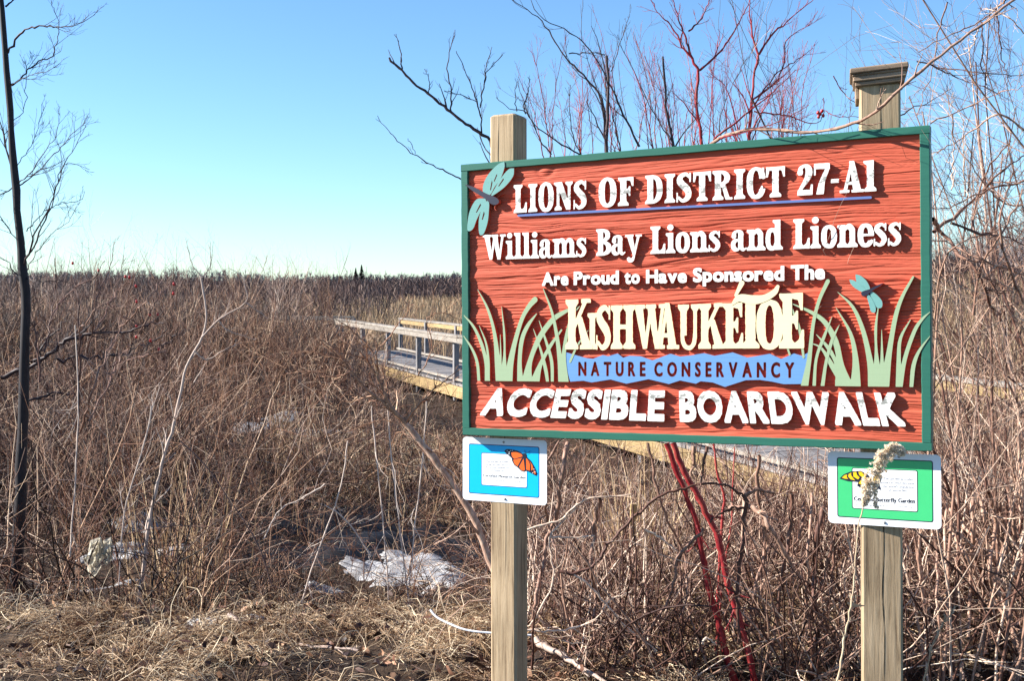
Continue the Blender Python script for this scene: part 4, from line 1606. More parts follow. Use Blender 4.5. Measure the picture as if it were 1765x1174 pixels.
def reed_field():
    B = Bundle()
    n = 66000
    y = 9 + 150 * rng.random(n) ** 1.6
    u = rng.uniform(-.72, .58, n)
    x = u * y
    # keep the walk itself clear
    s = (x - 3.44) * bnor[0] + (y - 7.84) * bnor[1]
    on = (s > -.15) & (s < BWID + .15) & (y < 27)
    on2 = (y > 25.6) & (y < 31.5) & (x < -1)
    far = s > 0
    dens = np.where(far | (y > 30), 1.0, .05)
    keep = ~on & ~on2 & (rng.random(n) < dens * (.55 + .6 * vnoise(x * .4, y * .25, 51)))
    x, y = x[keep], y[keep]
    n = len(x)
    base = np.stack([x, y, zg(x, y)], -1)
    h = rng.uniform(.6, 1.1, n) * (.72 + .4 * vnoise(x * .3, y * .2, 52))
    h = np.where(s[keep] < 0, h * .62, h)
    D = np.stack([rng.normal(size=n) * .2 + .08, rng.normal(size=n) * .2, np.ones(n)], -1)
    P = shoots(base, D, h, 4, .14, 0, .12)
    W = (np.maximum(.006, y * .00045))[:, None] * np.linspace(1, .45, 4)[None]
    B.blades(P, W, .25 + .6 * rng.random(n), np.tile([0, 1., 0], (n, 1)) + rng.normal(size=(n, 3)) * .6)
    tag(B.build('dry_reeds', M['reed']), kind='stuff')


reed_field()


def patch(x, y, s=71):
    '''clumps and gaps'''
    return np.clip((fbm(x * 1.1, y * .8, s, 3) - .36) * 3.6, .06, 1.15)


# ---- the tangled thicket between the camera and the marsh (nobody could count it)
def hmax_at(u, y):
    """how tall the thicket stands, by where it grows: low in front of the boardwalk, tall at the left and right"""
    px = CX + u * FPX
    lim = np.interp(px, [0, 420, 520, 600, 650, 700, 780, 900, 1560, 1640, 1800], [492, 500, 525, 560, 615, 690, 720, 735, 735, 600, 560])
    lim = lim + np.where(y < 15, np.interp(px, [0, 220, 330, 520, 650, 700], [0, 0, 80, 110, 60, 0]), 0)
    lim = lim + np.where(y < 9.3, np.interp(px, [0, 250, 380, 640, 780, 860], [30, 80, 170, 200, 130, 0]), 0)
    ztop = 1.6 - (lim - HOR) * y / FPX
    return ztop


def on_walk(x, y, m=.12):
    s = (x - 3.44) * bnor[0] + (y - 7.84) * bnor[1]
    return (s > -m) & (s < BWID + m) & (y < 27)


def hollow(x, y):
    """bare wet hollows where ice and shade-darkened peat lie"""
    u = x / y
    px = CX + u * FPX
    h = 0
    for hx, hy, rx, ry in ((-.75, 8.3, .95, .75), (-.45, 7.7, .55, .5), (-1.15, 9.2, .7, .5), (-2.75, 8.2, .45, .4), (-1.35, 8.8, .8, .7), (-1.9, 9.6, .5, .5), (-1.1, 8.2, .6, .4), (-1.3, 9.8, .7, .8), (-2.0, 8.4, .9, .45), (-2.9, 9.0, .5, .4), (-1.7, 7.9, .6, .35)):
        h = np.maximum(h, np.exp(-(((x - hx) / rx) ** 2 + ((y - hy) / ry) ** 2) * 1.2))
    return h


def thicket(name, n, y0, y1, pw, wide, K, sides, rad, tw, mat, lean=.25, hk=(.45, 1.0), wob=.10, tmin=.0, tintf=None, u0=-.50, u1=.50, kidr=.5, keepf=None, kk=4, drp=.05, nopatch=False, zoff=0.0):
    B = Bundle()
    u0, u1, n = widen(u0, u1, n)
    y = y0 + (y1 - y0) * rng.random(n) ** pw
    u = rng.uniform(u0, u1, n)
    x = u * y
    pt = patch(x, y) if not nopatch else np.ones(n)
    keep = ~on_walk(x, y) & (rng.random(n) > hollow(x, y) * .97) & (rng.random(n) < pt)
    if keepf is not None:
        keep &= keepf(x, y)
    x, y, u = x[keep], y[keep], u[keep]
    n = len(x)
    z = zg(x, y)
    hm = hmax_at(u, y) - z
    h = np.clip(hm * rng.uniform(*hk, n) * (1 if nopatch else .5 + .65 * vnoise(x * .9, y * .6, 77)), .12, 2.3)
    D = np.stack([rng.normal(size=n) * lean, rng.normal(size=n) * lean, np.ones(n)], -1)
    base = np.stack([x, y, z - .02 + zoff * rng.random(n) ** 1.5], -1)
    P = shoots(base, D, h, K, wob, .0, drp)
    P[:, :, 2] = np.maximum(P[:, :, 2], z[:, None] - .02)
    r = rng.uniform(*rad, n) * np.maximum(1, y / 9)
    R = taper(r, r * .4, K)
    t = tmin + (1 - tmin) * rng.random(n) ** np.where(x / y < -.03, 2.1, 1.5) if tintf is None else tintf(n)
    B.tubes(P, R, sides, t)
    if tw:
        C, CR, idx = kids(P, R, tw, .2, 1, (.35, 1.25), (.25, .65), kidr, kk, .2, .04, .0009)
        B.tubes(C, np.maximum(CR, (np.repeat(y, tw) * .00012)[:, None]), 3, np.clip(t[idx] + rng.uniform(-.1, .25, len(C)), 0, 1))
    o = B.build(name, mat)
    tag(o, kind='stuff')
    return o


def notsign(x, y):
    """nothing grows through the sign and its posts"""
    px = CX + x / y * FPX
    return ~((y < 4.35) & (px > 760) & (px < 1700))


thicket('bare_stems', 3600, 5.9, 12, 1.0, .5, 8, 4, (.0022, .0056), 3, M['twig'], keepf=notsign, lean=.38, wob=.15, hk=(.25, 1.05))
thicket('arching_stems', 2300, 6.0, 13, 1.0, .5, 9, 4, (.0020, .0046), 3, M['twig'], keepf=notsign, lean=1.1, wob=.24, hk=(.5, 1.6), tmin=.2, drp=.28)
thicket('crossing_stems', 2000, 6.0, 13, 1.0, .5, 8, 3, (.0016, .0036), 2, M['grey_bark'], keepf=notsign, lean=2.2, wob=.2, hk=(.4, 1.2), tmin=.3, drp=.02, zoff=.55)
thicket('crossing_stems', 3200, 12, 26, 1.0, .5, 6, 3, (.0016, .0030), 2, M['twig'], u1=-.1, lean=2.0, wob=.2, hk=(.4, 1.0), tmin=.3, drp=.02, zoff=.8)
thicket('bare_stems', 11500, 10, 27, .9, .5, 5, 3, (.0016, .0040), 2, M['twig'], wob=.18, lean=.4, hk=(.3, 1.0))
thicket('bare_stems', 7000, 20, 60, .9, .5, 4, 3, (.0018, .0032), 2, M['willow'], u1=-.10, wob=.12, kk=3)
thicket('bare_stems', 4200, 21, 28.5, 1.0, .5, 4, 3, (.0018, .0034), 2, M['twig'], u0=-.5, u1=-.13, wob=.16, lean=.35, hk=(.55, 1.0), kk=3, nopatch=True)
# under and beside the sign: pale crowded stems close by
thicket('pale_stems', 4900, 4.5, 8.2, 1.0, .5, 8, 4, (.0024, .0066), 3, M['grey_bark'], lean=.40, hk=(.4, 1.1), u0=.0, u1=.5, keepf=notsign, tmin=.1, wob=.14, kk=4)
thicket('arching_stems', 1500, 4.5, 8.0, 1.0, .5, 9, 4, (.0020, .0045), 2, M['grey_bark'], lean=1.2, wob=.2, drp=.25, hk=(.5, 1.5), tmin=.3, u0=.0, keepf=notsign)
thicket('pale_stems', 900, 5.0, 9.0, 1.0, .5, 8, 3, (.0016, .0036), 2, M['pale_bark'], lean=.5, hk=(.35, .95), u0=-.02, u1=.5, keepf=notsign)


def bent_grass(name, n, y0, y1, hr, mat, u0=-.5, u1=.5, wid=(.003, .007), keepf=None, drp=.5, tmin=0, wob=.2, K=6, lean=.6):
    """dead grass leaves, bent over and tangled"""
    B = Bundle()
    u0, u1, n = widen(u0, u1, n)
    y = y0 + (y1 - y0) * rng.random(n)
    u = rng.uniform(u0, u1, n)
    x = u * y
    c = np.clip((fbm(x * 2.6, y * 2.6, 61, 3) - np.where(y < 6.8, .43, .38)) * 5.0, .04, 1.1)
    keep = ~on_walk(x, y) & (rng.random(n) < c) & (rng.random(n) > hollow(x, y) * .98)
    if keepf is not None:
        keep &= keepf(x, y)
    x, y = x[keep], y[keep]
    n = len(x)
    z = zg(x, y)
    D = np.stack([rng.normal(size=n) * lean, rng.normal(size=n) * lean, np.ones(n) * .8], -1)
    th = 4 * pi * vnoise(x * 1.1, y * 1.1, 68)
    D[:, 0] += np.where(y < 6.8, 1.0, .2) * np.cos(th)
    D[:, 1] += np.where(y < 6.8, 1.0, .2) * np.sin(th)
    P = shoots(np.stack([x, y, z - .02 + 0 * x], -1), D, rng.uniform(*hr, n), K, wob, 0, drp)
    P[:, :, 2] = np.maximum(P[:, :, 2], (z + .004)[:, None] + rng.random((n, K)) * .03 - .0)
    W = rng.uniform(*wid, n)[:, None] * np.linspace(1, .35, K)[None] * np.maximum(1, y / 10)[:, None]
    B.blades(P, W, np.clip(tmin + (1 - tmin) * rng.random(n) ** np.where(y > 6.8, 2.2, 1.2) + .5 * (vnoise(x * 3.1, y * 3.1, 66) - .5), 0, 1))
    tag(B.build(name, mat), kind='stuff')


bent_grass('dead_grass', 34000, 4.2, 6.6, (.12, .42), M['straw'], u1=.0, wid=(.0018, .0045), drp=.9, tmin=.15, wob=.22, K=7)
bent_grass('dead_grass', 14000, 4.2, 6.6, (.10, .34), M['litter'], u0=-.02, wid=(.0018, .0045), drp=.9, tmin=.15, wob=.25, K=7)
bent_grass('dead_grass', 30000, 6.2, 12, (.2, .75), M['litter'], wid=(.002, .006), drp=.7, wob=.3)
bent_grass('dead_grass', 7000, 4.8, 9, (.2, .65), M['reed'], u0=-.02, wid=(.0025, .007), drp=.5, keepf=notsign)
bent_grass('dead_grass', 12000, 11, 26, (.3, .9), M['litter'], wid=(.003, .006), drp=.4, K=5, keepf=lambda x, y: (CX + x / y * FPX) < 860)

bent_grass('dead_grass', 16000, 4.2, 6.3, (.10, .34), M['straw'], wid=(.0022, .0050), drp=1.1, tmin=.55, wob=.3, K=7, lean=1.0)

bent_grass('dead_grass', 16000, 9.5, 15, (.2, .55), M['straw'], u0=-.22, u1=-.04, wid=(.0025, .0055), drp=.8, tmin=.35, wob=.3)


def leaf_litter():
    B = Bundle()
    n = 2600
    y = rng.uniform(4.3, 7.5, n)
    x = rng.uniform(-.5, .5, n) * y
    z = zg(x, y) + rng.random(n) * .09
    a = rng.uniform(0, 2 * pi, n)
    d = np.stack([np.cos(a), np.sin(a), rng.normal(size=n) * .5], -1)
    P = shoots(np.stack([x, y, z], -1), d, rng.uniform(.025, .06, n), 4, .35, 0, .4)
    W = rng.uniform(.012, .03, n)[:, None] * np.array([[.3, 1, .85, .15]])
    B.blades(P, W, rng.random(n) ** 1.6)
    tag(B.build('leaf_litter', M['dead_leaf']), kind='stuff')


leaf_litter()


# ------------------------------------------------------------------ single trees, shrubs and branches
def shrub_root(name, px, d, label, cat, group=None):
    p = ground_hit(px, d)
    return tag(empty(name, tuple(p)), label, cat, group), p


def as_part(bundle, name, mat, root, p):
    return bundle.build(name, mat, root, p)


# the dark young tree at the left edge
tr, tp = shrub_root('young_tree', 30, 7.0, 'dark slender leafless tree at the left edge, its trunk leaning slightly', 'tree')
B = Bundle()
tpts = [(-16, -330, 7), (-8, -190, 7), (-2, -70, 7), (4, 20, 7), (10, 100, 7), (16, 170, 7), (21, 240, 7), (26, 310, 7), (31, 370, 7), (36, 430, 7), (41, 490, 7), (43, 560, 7), (42, 640, 7), (40, 720, 7), (37, 800, 7), (34, 880, 7), (30, 960, 7), (27, 1020, 7)]
P = pathpx(tpts, 40, .003)[None]
R = np.linspace(.009, .037, 40)[None] * (1 + .06 * rng.normal(size=(1, 40)))
B.tubes(P, R, 10, [.35])
as_part(B, 'trunk', M['tree_bark'], tr, tp)
boughs = [
    ([(-6, -150, 7), (20, -220, 7), (60, -260, 7), (80, -320, 7)], .008), ([(-12, -240, 7), (-40, -300, 7), (-60, -380, 7)], .007), ([(0, -40, 7), (-40, -90, 7), (-70, -180, 7)], .008),
    ([(14, 90, 7), (35, 58, 6.95), (62, 45, 6.9), (95, 44, 6.85), (128, 44, 6.8), (150, 34, 6.8), (168, 18, 6.8)], .011),
    ([(17, 150, 7), (42, 128, 7), (64, 108, 7), (88, 96, 7.05), (99, 72, 7.1), (101, 40, 7.1), (88, 0, 7.1)], .008),
    ([(20, 145, 7), (52, 130, 6.9), (90, 120, 6.8), (104, 108, 6.8)], .005),
    ([(24, 325, 7), (55, 305, 7.1), (90, 270, 7.2), (118, 238, 7.2), (140, 215, 7.2), (153, 196, 7.2)], .007),
    ([(38, 470, 7), (62, 400, 6.9), (90, 345, 6.9), (105, 290, 6.85), (128, 255, 6.8), (148, 215, 6.8)], .010),
    ([(40, 455, 7), (70, 400, 7.1), (100, 320, 7.2), (112, 282, 7.2), (155, 292, 7.2)], .009),
    ([(45, 400, 7), (70, 372, 7), (100, 352, 7), (132, 348, 7), (146, 330, 7)], .005),
    ([(28, 316, 7), (50, 300, 6.9), (70, 270, 6.9), (95, 236, 6.9), (100, 205, 6.9)], .006),
    ([(24, 300, 7), (-10, 180, 7.1), (-40, 120, 7.1)], .009), ([(28, 320, 7), (-5, 338, 7), (-50, 350, 7)], .007),
    ([(42, 478, 7), (70, 486, 6.9), (105, 484, 6.9), (130, 492, 6.9)], .006), ([(35, 430, 7), (5, 380, 7), (-30, 330, 7)], .006),
    ([(43, 500, 7), (14, 452, 7), (-25, 440, 7)], .007), ([(8, 10, 7), (25, -2, 7), (50, -20, 7)], .009), ([(38, 480, 7), (60, 440, 7.1), (88, 405, 7.1), (118, 380, 7.1), (130, 360, 7.1)], .005),
    ([(24, 290, 7), (48, 260, 7), (66, 215, 7), (72, 180, 7)], .004), ([(20, 210, 7), (42, 190, 7), (46, 120, 7), (60, 90, 7)], .004)]
for pts, r in boughs:
    B = Bundle()
    hero(B, pts, r * .68, .0013, 5, 10, 4, (.16, .42), .10, .30, (.35, .8), .2, .0011, .004)
    as_part(B, 'branch', M['dark_bark'], tr, tp)

# tall pale sapling forking against the skyline
sr, sp = shrub_root('forked_sapling', 262, 6.6, 'tall pale sapling with a Y fork standing up against the sky left of centre', 'sapling')
zl = zi(0, 400, 3.354)
B = Bundle()
hero(B, [(240, 1040, 6.5), (258, 900, 6.5), (283, 785, 6.5)] + [zl(*q, 6.5) for q in ((990, 1174), (1040, 950), (1085, 760), (1160, 630), (1192, 500), (1178, 370), (1155, 250))], .0125, .0045, 6, 8, 2, (.06, .14), .1, .62, rmin=.001)
as_part(B, 'stem', M['pale_bark'], sr, sp)
for q, r in ((((1155, 250), (1112, 190), (1095, 130), (1072, 30)), .003), (((1168, 262), (1215, 200), (1217, 120), (1213, 50)), .003), (((1172, 605), (1260, 510), (1420, 408), (1412, 300), (1380, 240), (1318, 206)), .006),
             (((1420, 408), (1480, 450), (1550, 500)), .0035), (((1265, 512), (1320, 570), (1480, 625)), .0035), (((1120, 690), (1200, 740), (1300, 680), (1400, 640)), .0045), (((1120, 870), (1190, 760), (1200, 740)), .004)):
    B = Bundle()
    hero(B, [zl(x, y, 6.45) for x, y in q], r, .0012, 5, 6, 2, (.08, .25), .1, .5, rmin=.0009)
    as_part(B, 'branch', M['pale_bark'], sr, sp)

# rose bush with red hips
rr_, rp = shrub_root('rose_bush', 150, 7.4, 'tangled leafless rose bush with small red hips at the left', 'bush')
B = Bundle()
ends = []
for q, r, m in ((((470, 1150), (540, 900), (620, 700), (700, 550), (735, 420), (760, 300), (775, 240)), .008, .55), (((440, 1174), (455, 900), (460, 600), (450, 400), (410, 220)), .010, .3), (((700, 550), (780, 470), (860, 380), (940, 270)), .006, .6),
                (((520, 1100), (620, 870), (700, 760), (880, 700), (960, 690)), .006, .5), (((460, 600), (470, 560), (600, 415), (690, 470), (720, 530)), .005, .6), (((640, 790), (720, 700), (790, 600), (830, 540), (900, 520)), .005, .45),
                (((230, 850), (210, 600), (170, 380)), .007, .4), (((640, 400), (700, 320), (750, 290)), .005, .5), (((300, 480), (380, 380), (430, 330), (560, 250), (600, 160)), .005, .4), (((250, 700), (300, 480), (330, 330), (310, 150)), .006, .35),
                (((500, 700), (560, 400), (640, 200), (660, 60)), .005, .4), (((560, 560), (650, 380), (700, 200), (720, 150)), .004, .4), (((820, 560), (900, 400), (960, 330), (1000, 290)), .004, .4)):
    out = hero(B, [zl(x, y, 7.2 + .25 * sin(x * .02)) for x, y in q], r, .0018, 5, 9, 4, (.12, .34), .08, m, rmin=.001, jit=.006)
    ends.append(out[4][:, -1])
as_part(B, 'stems', M['grey_bark'], rr_, rp)
ends = np.concatenate(ends)
hips = [at(*q) for q in (zl(725, 258, 7.2), zl(748, 262, 7.2), zl(786, 312, 7.2), zl(790, 402, 7.2), zl(1005, 300, 7.2), zl(1003, 355, 7.2), zl(912, 476, 7.2), zl(790, 542, 7.2), zl(866, 478, 7.2), zl(420, 180, 7.3), zl(790, 606, 7.2), zl(870, 628, 7.2), zl(918, 678, 7.2), zl(570, 222, 7.2))]


def ball(p, r, n=7, m=5):
    V, F = [], []
    for j in range(m + 1):
        a = pi * j / m
        for i in range(n):
            b = 2 * pi * i / n
            V.append((p[0] + r * sin(a) * cos(b), p[1] + r * sin(a) * sin(b), p[2] + r * 1.25 * cos(a)))
            if j < m:
                F.append((j * n + i, j * n + (i + 1) % n, (j + 1) * n + (i + 1) % n, (j + 1) * n + i))
    return V, F


for h_ in hips:
    v_, f_ = ball((0, 0, 0), .0085)
    o = meshobj('rose_hip', v_, f_, M['hip'], rr_, True)
    o.location = Vector(h_ - rp)
# dark fallen limbs behind the rose
fl, fp = shrub_root('leaning_limb', 60, 8.2, 'thick dark limbs leaning low to the right behind the rose bush', 'branch')
B = Bundle()
for q, r in ((((0, 840), (120, 790), (220, 750), (300, 690), (380, 630), (480, 600), (600, 580), (700, 578), (800, 558), (950, 515)), .016), (((330, 735), (450, 722), (580, 718), (700, 715), (800, 670), (900, 620), (980, 560)), .010), (((170, 975), (300, 945), (430, 935)), .011),
             (((200, 770), (260, 640), (320, 590), (400, 480)), .009), (((930, 670), (1010, 600), (1080, 575)), .006)):
    hero(B, [zl(x, y, 8.0) for x, y in q], r, r * .35, 6, 9, 3, (.10, .28), .1, .35, rmin=.0014, jit=.01)
as_part(B, 'limb', M['dark_bark'], fl, fp)

# the leaning forked branch in front of the boardwalk
lr, lp_ = shrub_root('leaning_sapling', 880, 4.95, 'forked brown sapling leaning left from behind the left post towards the boardwalk', 'sapling')
B = Bundle()
hero(B, [(905, 1150, 4.9), (870, 1030, 4.85), (842, 960, 4.85), (815, 890, 4.85), (775, 828, 4.85), (735, 775, 4.85), (710, 745, 4.85), (697, 728, 4.85)], .0165, .0125, 8, 5, 3, (.10, .22), .05, .75)
as_part(B, 'stem', M['grey_bark'], lr, lp_)
for q, r in ((((697, 728), (672, 700), (658, 665), (645, 640), (630, 618), (612, 600), (575, 580)), .0105), (((697, 728), (660, 695), (625, 665), (605, 640), (585, 612), (560, 590), (522, 566)), .0085), (((698, 728), (725, 695), (752, 668), (795, 634)), .0065),
             (((655, 662), (650, 630), (650, 605), (668, 585), (690, 555), (710, 530)), .0048), (((645, 610), (628, 590), (595, 560), (560, 540)), .0045), (((665, 675), (700, 652), (718, 648)), .0032), (((720, 650), (745, 600), (735, 560), (740, 545), (770, 540), (800, 560)), .003),
             (((610, 640), (570, 650), (530, 640), (480, 648)), .0035), (((600, 625), (560, 612), (525, 606), (500, 612)), .0035), (((690, 730), (650, 725), (600, 745)), .002), (((735, 775), (770, 790), (800, 840), (842, 880)), .004)):
    B = Bundle()
    hero(B, [(x, y, 4.8) for x, y in q], r, .0011, 5, 12, 4, (.14, .40), .10, .70, (.4, .95), .1, .0008, .002, .17)
    as_part(B, 'branch', M['twig'], lr, lp_)

# red dogwood behind the sign: thick red stems below, branching crown above
dr, dp = shrub_root('red_dogwood', 1280, 5.0, 'red stemmed dogwood rising behind the middle of the sign', 'shrub')
z4b = zi(900, 750, 2.77)
zt = zi(640, 0, 2.0523)
B = Bundle()
for pts, r0, r1, tint in (
        ([z4b(x, y, 4.75) for x, y in ((690, 40), (740, 180), (800, 330), (840, 450), (870, 620), (900, 780), (940, 900), (985, 1090))] + [(1290, 1240, 4.8)], .011, .015, .62),
        ([z4b(x, y, 4.7) for x, y in ((720, 40), (780, 190), (830, 270), (890, 400), (940, 500), (965, 620), (1000, 780), (1050, 930), (1100, 1130))] + [(1310, 1240, 4.75)], .012, .015, .68),
        ([z4b(x, y, 4.9) for x, y in ((915, 45), (930, 180), (965, 300), (952, 430), (940, 620), (936, 820))] + [(1235, 1150, 4.9)], .005, .008, .72),
        ([z4b(x, y, 5.0) for x, y in ((1015, 60), (1005, 250), (1000, 420), (970, 600))] + [(1240, 1060, 5)], .003, .004, .8)):
    hero(B, pts, r0, r1, 8, 4, 2, (.05, .12), .1, tint)
as_part(B, 'stems', M['red_bark'], dr, dp)


def crown(list_, mat, root, p, d, tint, tw=9, tw2=3, ratio=(.16, .42), name='branch'):
    for q, r in list_:
        B = Bundle()
        hero(B, [zt(x, y, d) for x, y in q], r, r * .62 if r > .0074 else .0012, 5, tw, tw2, ratio, .13, tint, (.3, .75), .1, .0008, .002, .12)
        as_part(B, name, mat, root, p)


crown([(((1190, 760), (1170, 500), (1150, 380), (1158, 250)), .0095), (((1158, 250), (1130, 195), (1110, 130), (1085, 60), (1060, -20)), .006), (((1135, 205), (1100, 160), (1062, 90), (1020, 50), (985, -10)), .0045),
       (((1162, 248), (1220, 195), (1260, 150), (1300, 80), (1330, 20), (1345, -20)), .005), (((1120, 110), (1170, 60), (1200, -10)), .004)], M['red_bark'], dr, dp, 4.75, .5)
crown([(((1335, 760), (1335, 500), (1345, 380), (1352, 290), (1370, 190)), .0085), (((1370, 190), (1350, 130), (1340, 60), (1338, -20)), .005), (((1370, 190), (1420, 120), (1490, 60), (1570, -10)), .005), (((1345, 390), (1400, 300), (1445, 250), (1500, 215), (1560, 170)), .004),
       (((1350, 350), (1420, 300), (1460, 230), (1470, 140), (1560, 80)), .004), (((1300, 480), (1260, 320), (1200, 260)), .0035)], M['red_bark'], dr, dp, 4.8, .55, 11, 4)

ar, ap = shrub_root('dark_shrub', 1040, 5.0, 'dark leafless shrub with a broken straight stem behind the sign, left of the dogwood', 'shrub')
crown([(((850, 900), (833, 530), (836, 420), (838, 300), (834, 198)), .0100)], M['dark_bark'], ar, ap, 4.9, .45, 6, 3, (.2, .5))
crown([(((830, 520), (815, 350), (740, 260), (680, 190), (620, 100), (590, 60), (530, 20), (480, -15)), .006), (((950, 520), (890, 400), (840, 290), (770, 170), (700, 110), (600, 60), (560, -15)), .005), (((1075, 760), (1068, 510), (1045, 400), (1040, 290), (1030, 200)), .0078),
       (((700, 190), (790, 185), (830, 200)), .003), (((760, 560), (660, 500), (570, 430), (520, 300)), .004), (((885, 560), (870, 480), (830, 300)), .003), (((1100, 560), (1000, 400), (930, 250), (880, 160)), .003), (((745, 560), (715, 480), (700, 380), (705, 300)), .003),
       (((640, 545), (600, 500), (550, 400), (490, 385), (440, 345)), .0035), (((850, 250), (880, 150), (910, 60)), .002), (((1240, 520), (1235, 420), (1300, 250), (1340, 200)), .002)], M['dark_bark'], ar, ap, 4.95, .6, 8, 3)
vr, vp = shrub_root('pink_twig_shrub', 1150, 5.4, 'thin pinkish twigs fanned out above the middle of the sign', 'shrub')
B = Bundle()
for k in range(46):
    x0 = random.uniform(620, 1560)
    x1 = x0 + random.uniform(-120, 120)
    y1 = random.uniform(110, 380)
    q = [(x0, 620), ((x0 * 2 + x1) / 3 + random.uniform(-12, 12), 500), ((x0 + x1) / 2 + random.uniform(-10, 10), (500 + y1) / 2), (x1, y1)]
    hero(B, [zt(x, y, 5.2 + .4 * random.random()) for x, y in q], .0028, .0009, 4, 9, 3, (.15, .4), .1, random.uniform(.3, .9), (.3, .7), .2, .0007, .002)
as_part(B, 'twigs', M['red_bark'], vr, vp)

# left overhanging branch beside the left post
br, bp_ = shrub_root('overhanging_branch', 860, 4.6, 'dark branch sweeping up to the left out from behind the left post top', 'branch')
crown([(((470, 700), (440, 560), (412, 490), (360, 455), (300, 410), (250, 370), (200, 330), (150, 295), (120, 262), (95, 238), (60, 205)), .0075), (((108, 250), (104, 180), (88, 118)), .003), (((390, 470), (385, 400), (370, 350), (345, 280), (298, 178)), .0035), (((280, 395), (283, 320), (270, 250), (278, 180), (295, 108)), .0035),
       (((372, 360), (320, 335), (255, 320)), .002), (((385, 380), (400, 290), (410, 250), (465, 195)), .003), (((205, 330), (205, 280), (188, 245)), .002), (((400, 300), (405, 240), (427, 165)), .002), (((545, 400), (540, 370), (560, 300), (552, 272)), .003), (((515, 395), (510, 330), (516, 290)), .002)],
      M['dark_bark'], br, bp_, 4.55, .5, 6, 2, (.10, .28))
l2, l2p = shrub_root('thin_arching_twig', 800, 4.7, 'single thin twig arching left of the top left corner of the sign', 'twig')
crown([(((330, 640), (250, 600), (190, 570), (130, 530), (90, 495), (60, 462), (35, 430), (20, 412)), .003), (((155, 540), (140, 510), (128, 492)), .0014)], M['dark_bark'], l2, l2p, 4.6, .6, 3, 1, (.05, .12))
# arched vine crossing above the sign and in front of the capped post
vn, vnp = shrub_root('arching_vine', 1250, 4.4, 'long reddish vine arching along the sign top and across the capped post', 'vine')
B = Bundle()
hero(B, [(1205, 270, 4.1), (1228, 247, 4.05), (1255, 232, 3.95), (1300, 222, 3.85), (1345, 224, 3.78), (1395, 228, 3.70), (1430, 224, 3.62), (1465, 213, 3.55), (1495, 203, 3.48), (1522, 182, 3.42), (1551, 153, 3.38), (1590, 120, 3.36), (1622, 95, 3.36), (1670, 58, 3.36), (1720, 20, 3.38), (1760, -10, 3.4)], .0065, .0035, 7, 10, 2, (.04, .12), .05, .62, (.4, .9), .1, .0009, .0012)
as_part(B, 'stem', M['grey_bark'], vn, vnp)
for q, r in (([(1230, 240, 4.15), (1258, 218, 4.1), (1295, 190, 4.1), (1330, 160, 4.1), (1370, 120, 4.1)], .0045), ([(1300, 192, 4.0), (1360, 200, 3.98), (1395, 212, 3.96), (1417, 205, 3.95), (1420, 168, 3.95)], .0028), ([(1422, 190, 3.95), (1440, 199, 3.9), (1482, 202, 3.88)], .0016),
             ([(1240, 238, 4.0), (1290, 226, 3.7), (1350, 205, 3.6), (1395, 180, 3.55)], .003), ([(1436, 128, 3.8), (1446, 150, 3.8), (1462, 168, 3.8), (1482, 183, 3.8)], .002)):
    B = Bundle()
    hero(B, q, r, .001, 5, 6, 2, (.08, .25), .08, .4, rmin=.0008)
    as_part(B, 'branch', M['red_bark'], vn, vnp)
for dx, dy in ((0, 0), (5, 3), (-3, 5), (3, -5), (-4, -2)):
    v_, f_ = ball((0, 0, 0), .0055)
    o = meshobj('berry', v_, f_, M['hip'], vn, True)
    o.location = Vector(at(1414 + dx, 196 + dy, 3.95) - vnp)


# ---- shrubs generated where they stand: several stems, two orders of twigs
def bush(name, px, d, nst, h, spread, r0, mat, label, cat='shrub', group=None, tint=.5, m1=8, m2=4, m3=0, up=.05, tilt=(0, 0), ratio=(.25, .55), K=9, wob=.09, foot=.10, root=None):
    global rng
    rng = np.random.default_rng(int(px * 7 + d * 100))
    p = ground_hit(px, d)
    root = tag(empty(name, tuple(p)), label, cat, group)
    B = Bundle()
    base = np.stack([rng.normal(size=nst) * foot, rng.normal(size=nst) * foot, np.full(nst, -.04)], -1)
    D = np.stack([rng.normal(size=nst) * spread + tilt[0], rng.normal(size=nst) * spread + tilt[1], np.ones(nst)], -1)
    hh = h * rng.uniform(.65, 1.08, nst)
    P = shoots(base, D, hh, K, wob, .02)
    r = r0 * rng.uniform(.5, 1.1, nst)
    R = taper(r, r * .3, K)
    t = tint + rng.uniform(-.25, .25, nst)
    B.tubes(P, R, 6, t)
    B.build('stems', mat, root)
    B = Bundle()
    C, CR, i1 = kids(P, R, m1, .2, 1, (.3, .85), ratio, .5, 6, .14, up, .001)
    B.tubes(C, CR, 4, t[i1] + rng.uniform(-.1, .2, len(C)))
    Dd, DR, i2 = kids(C, CR, m2, .2, 1, (.35, .9), (.3, .65), .6, 5, .15, up, .0008)
    B.tubes(Dd, DR, 3, t[i1][i2] + rng.uniform(-.1, .25, len(Dd)))
    if m3:
        E_3, ER, i3 = kids(Dd, DR, m3, .3, 1, (.35, .9), (.4, .7), .7, 4, .15, up, .0007)
        B.tubes(E_3, ER, 3, rng.uniform(.2, .9, len(E_3)))
    B.build('twigs', mat, root)['kind'] = 'stuff'
    return root


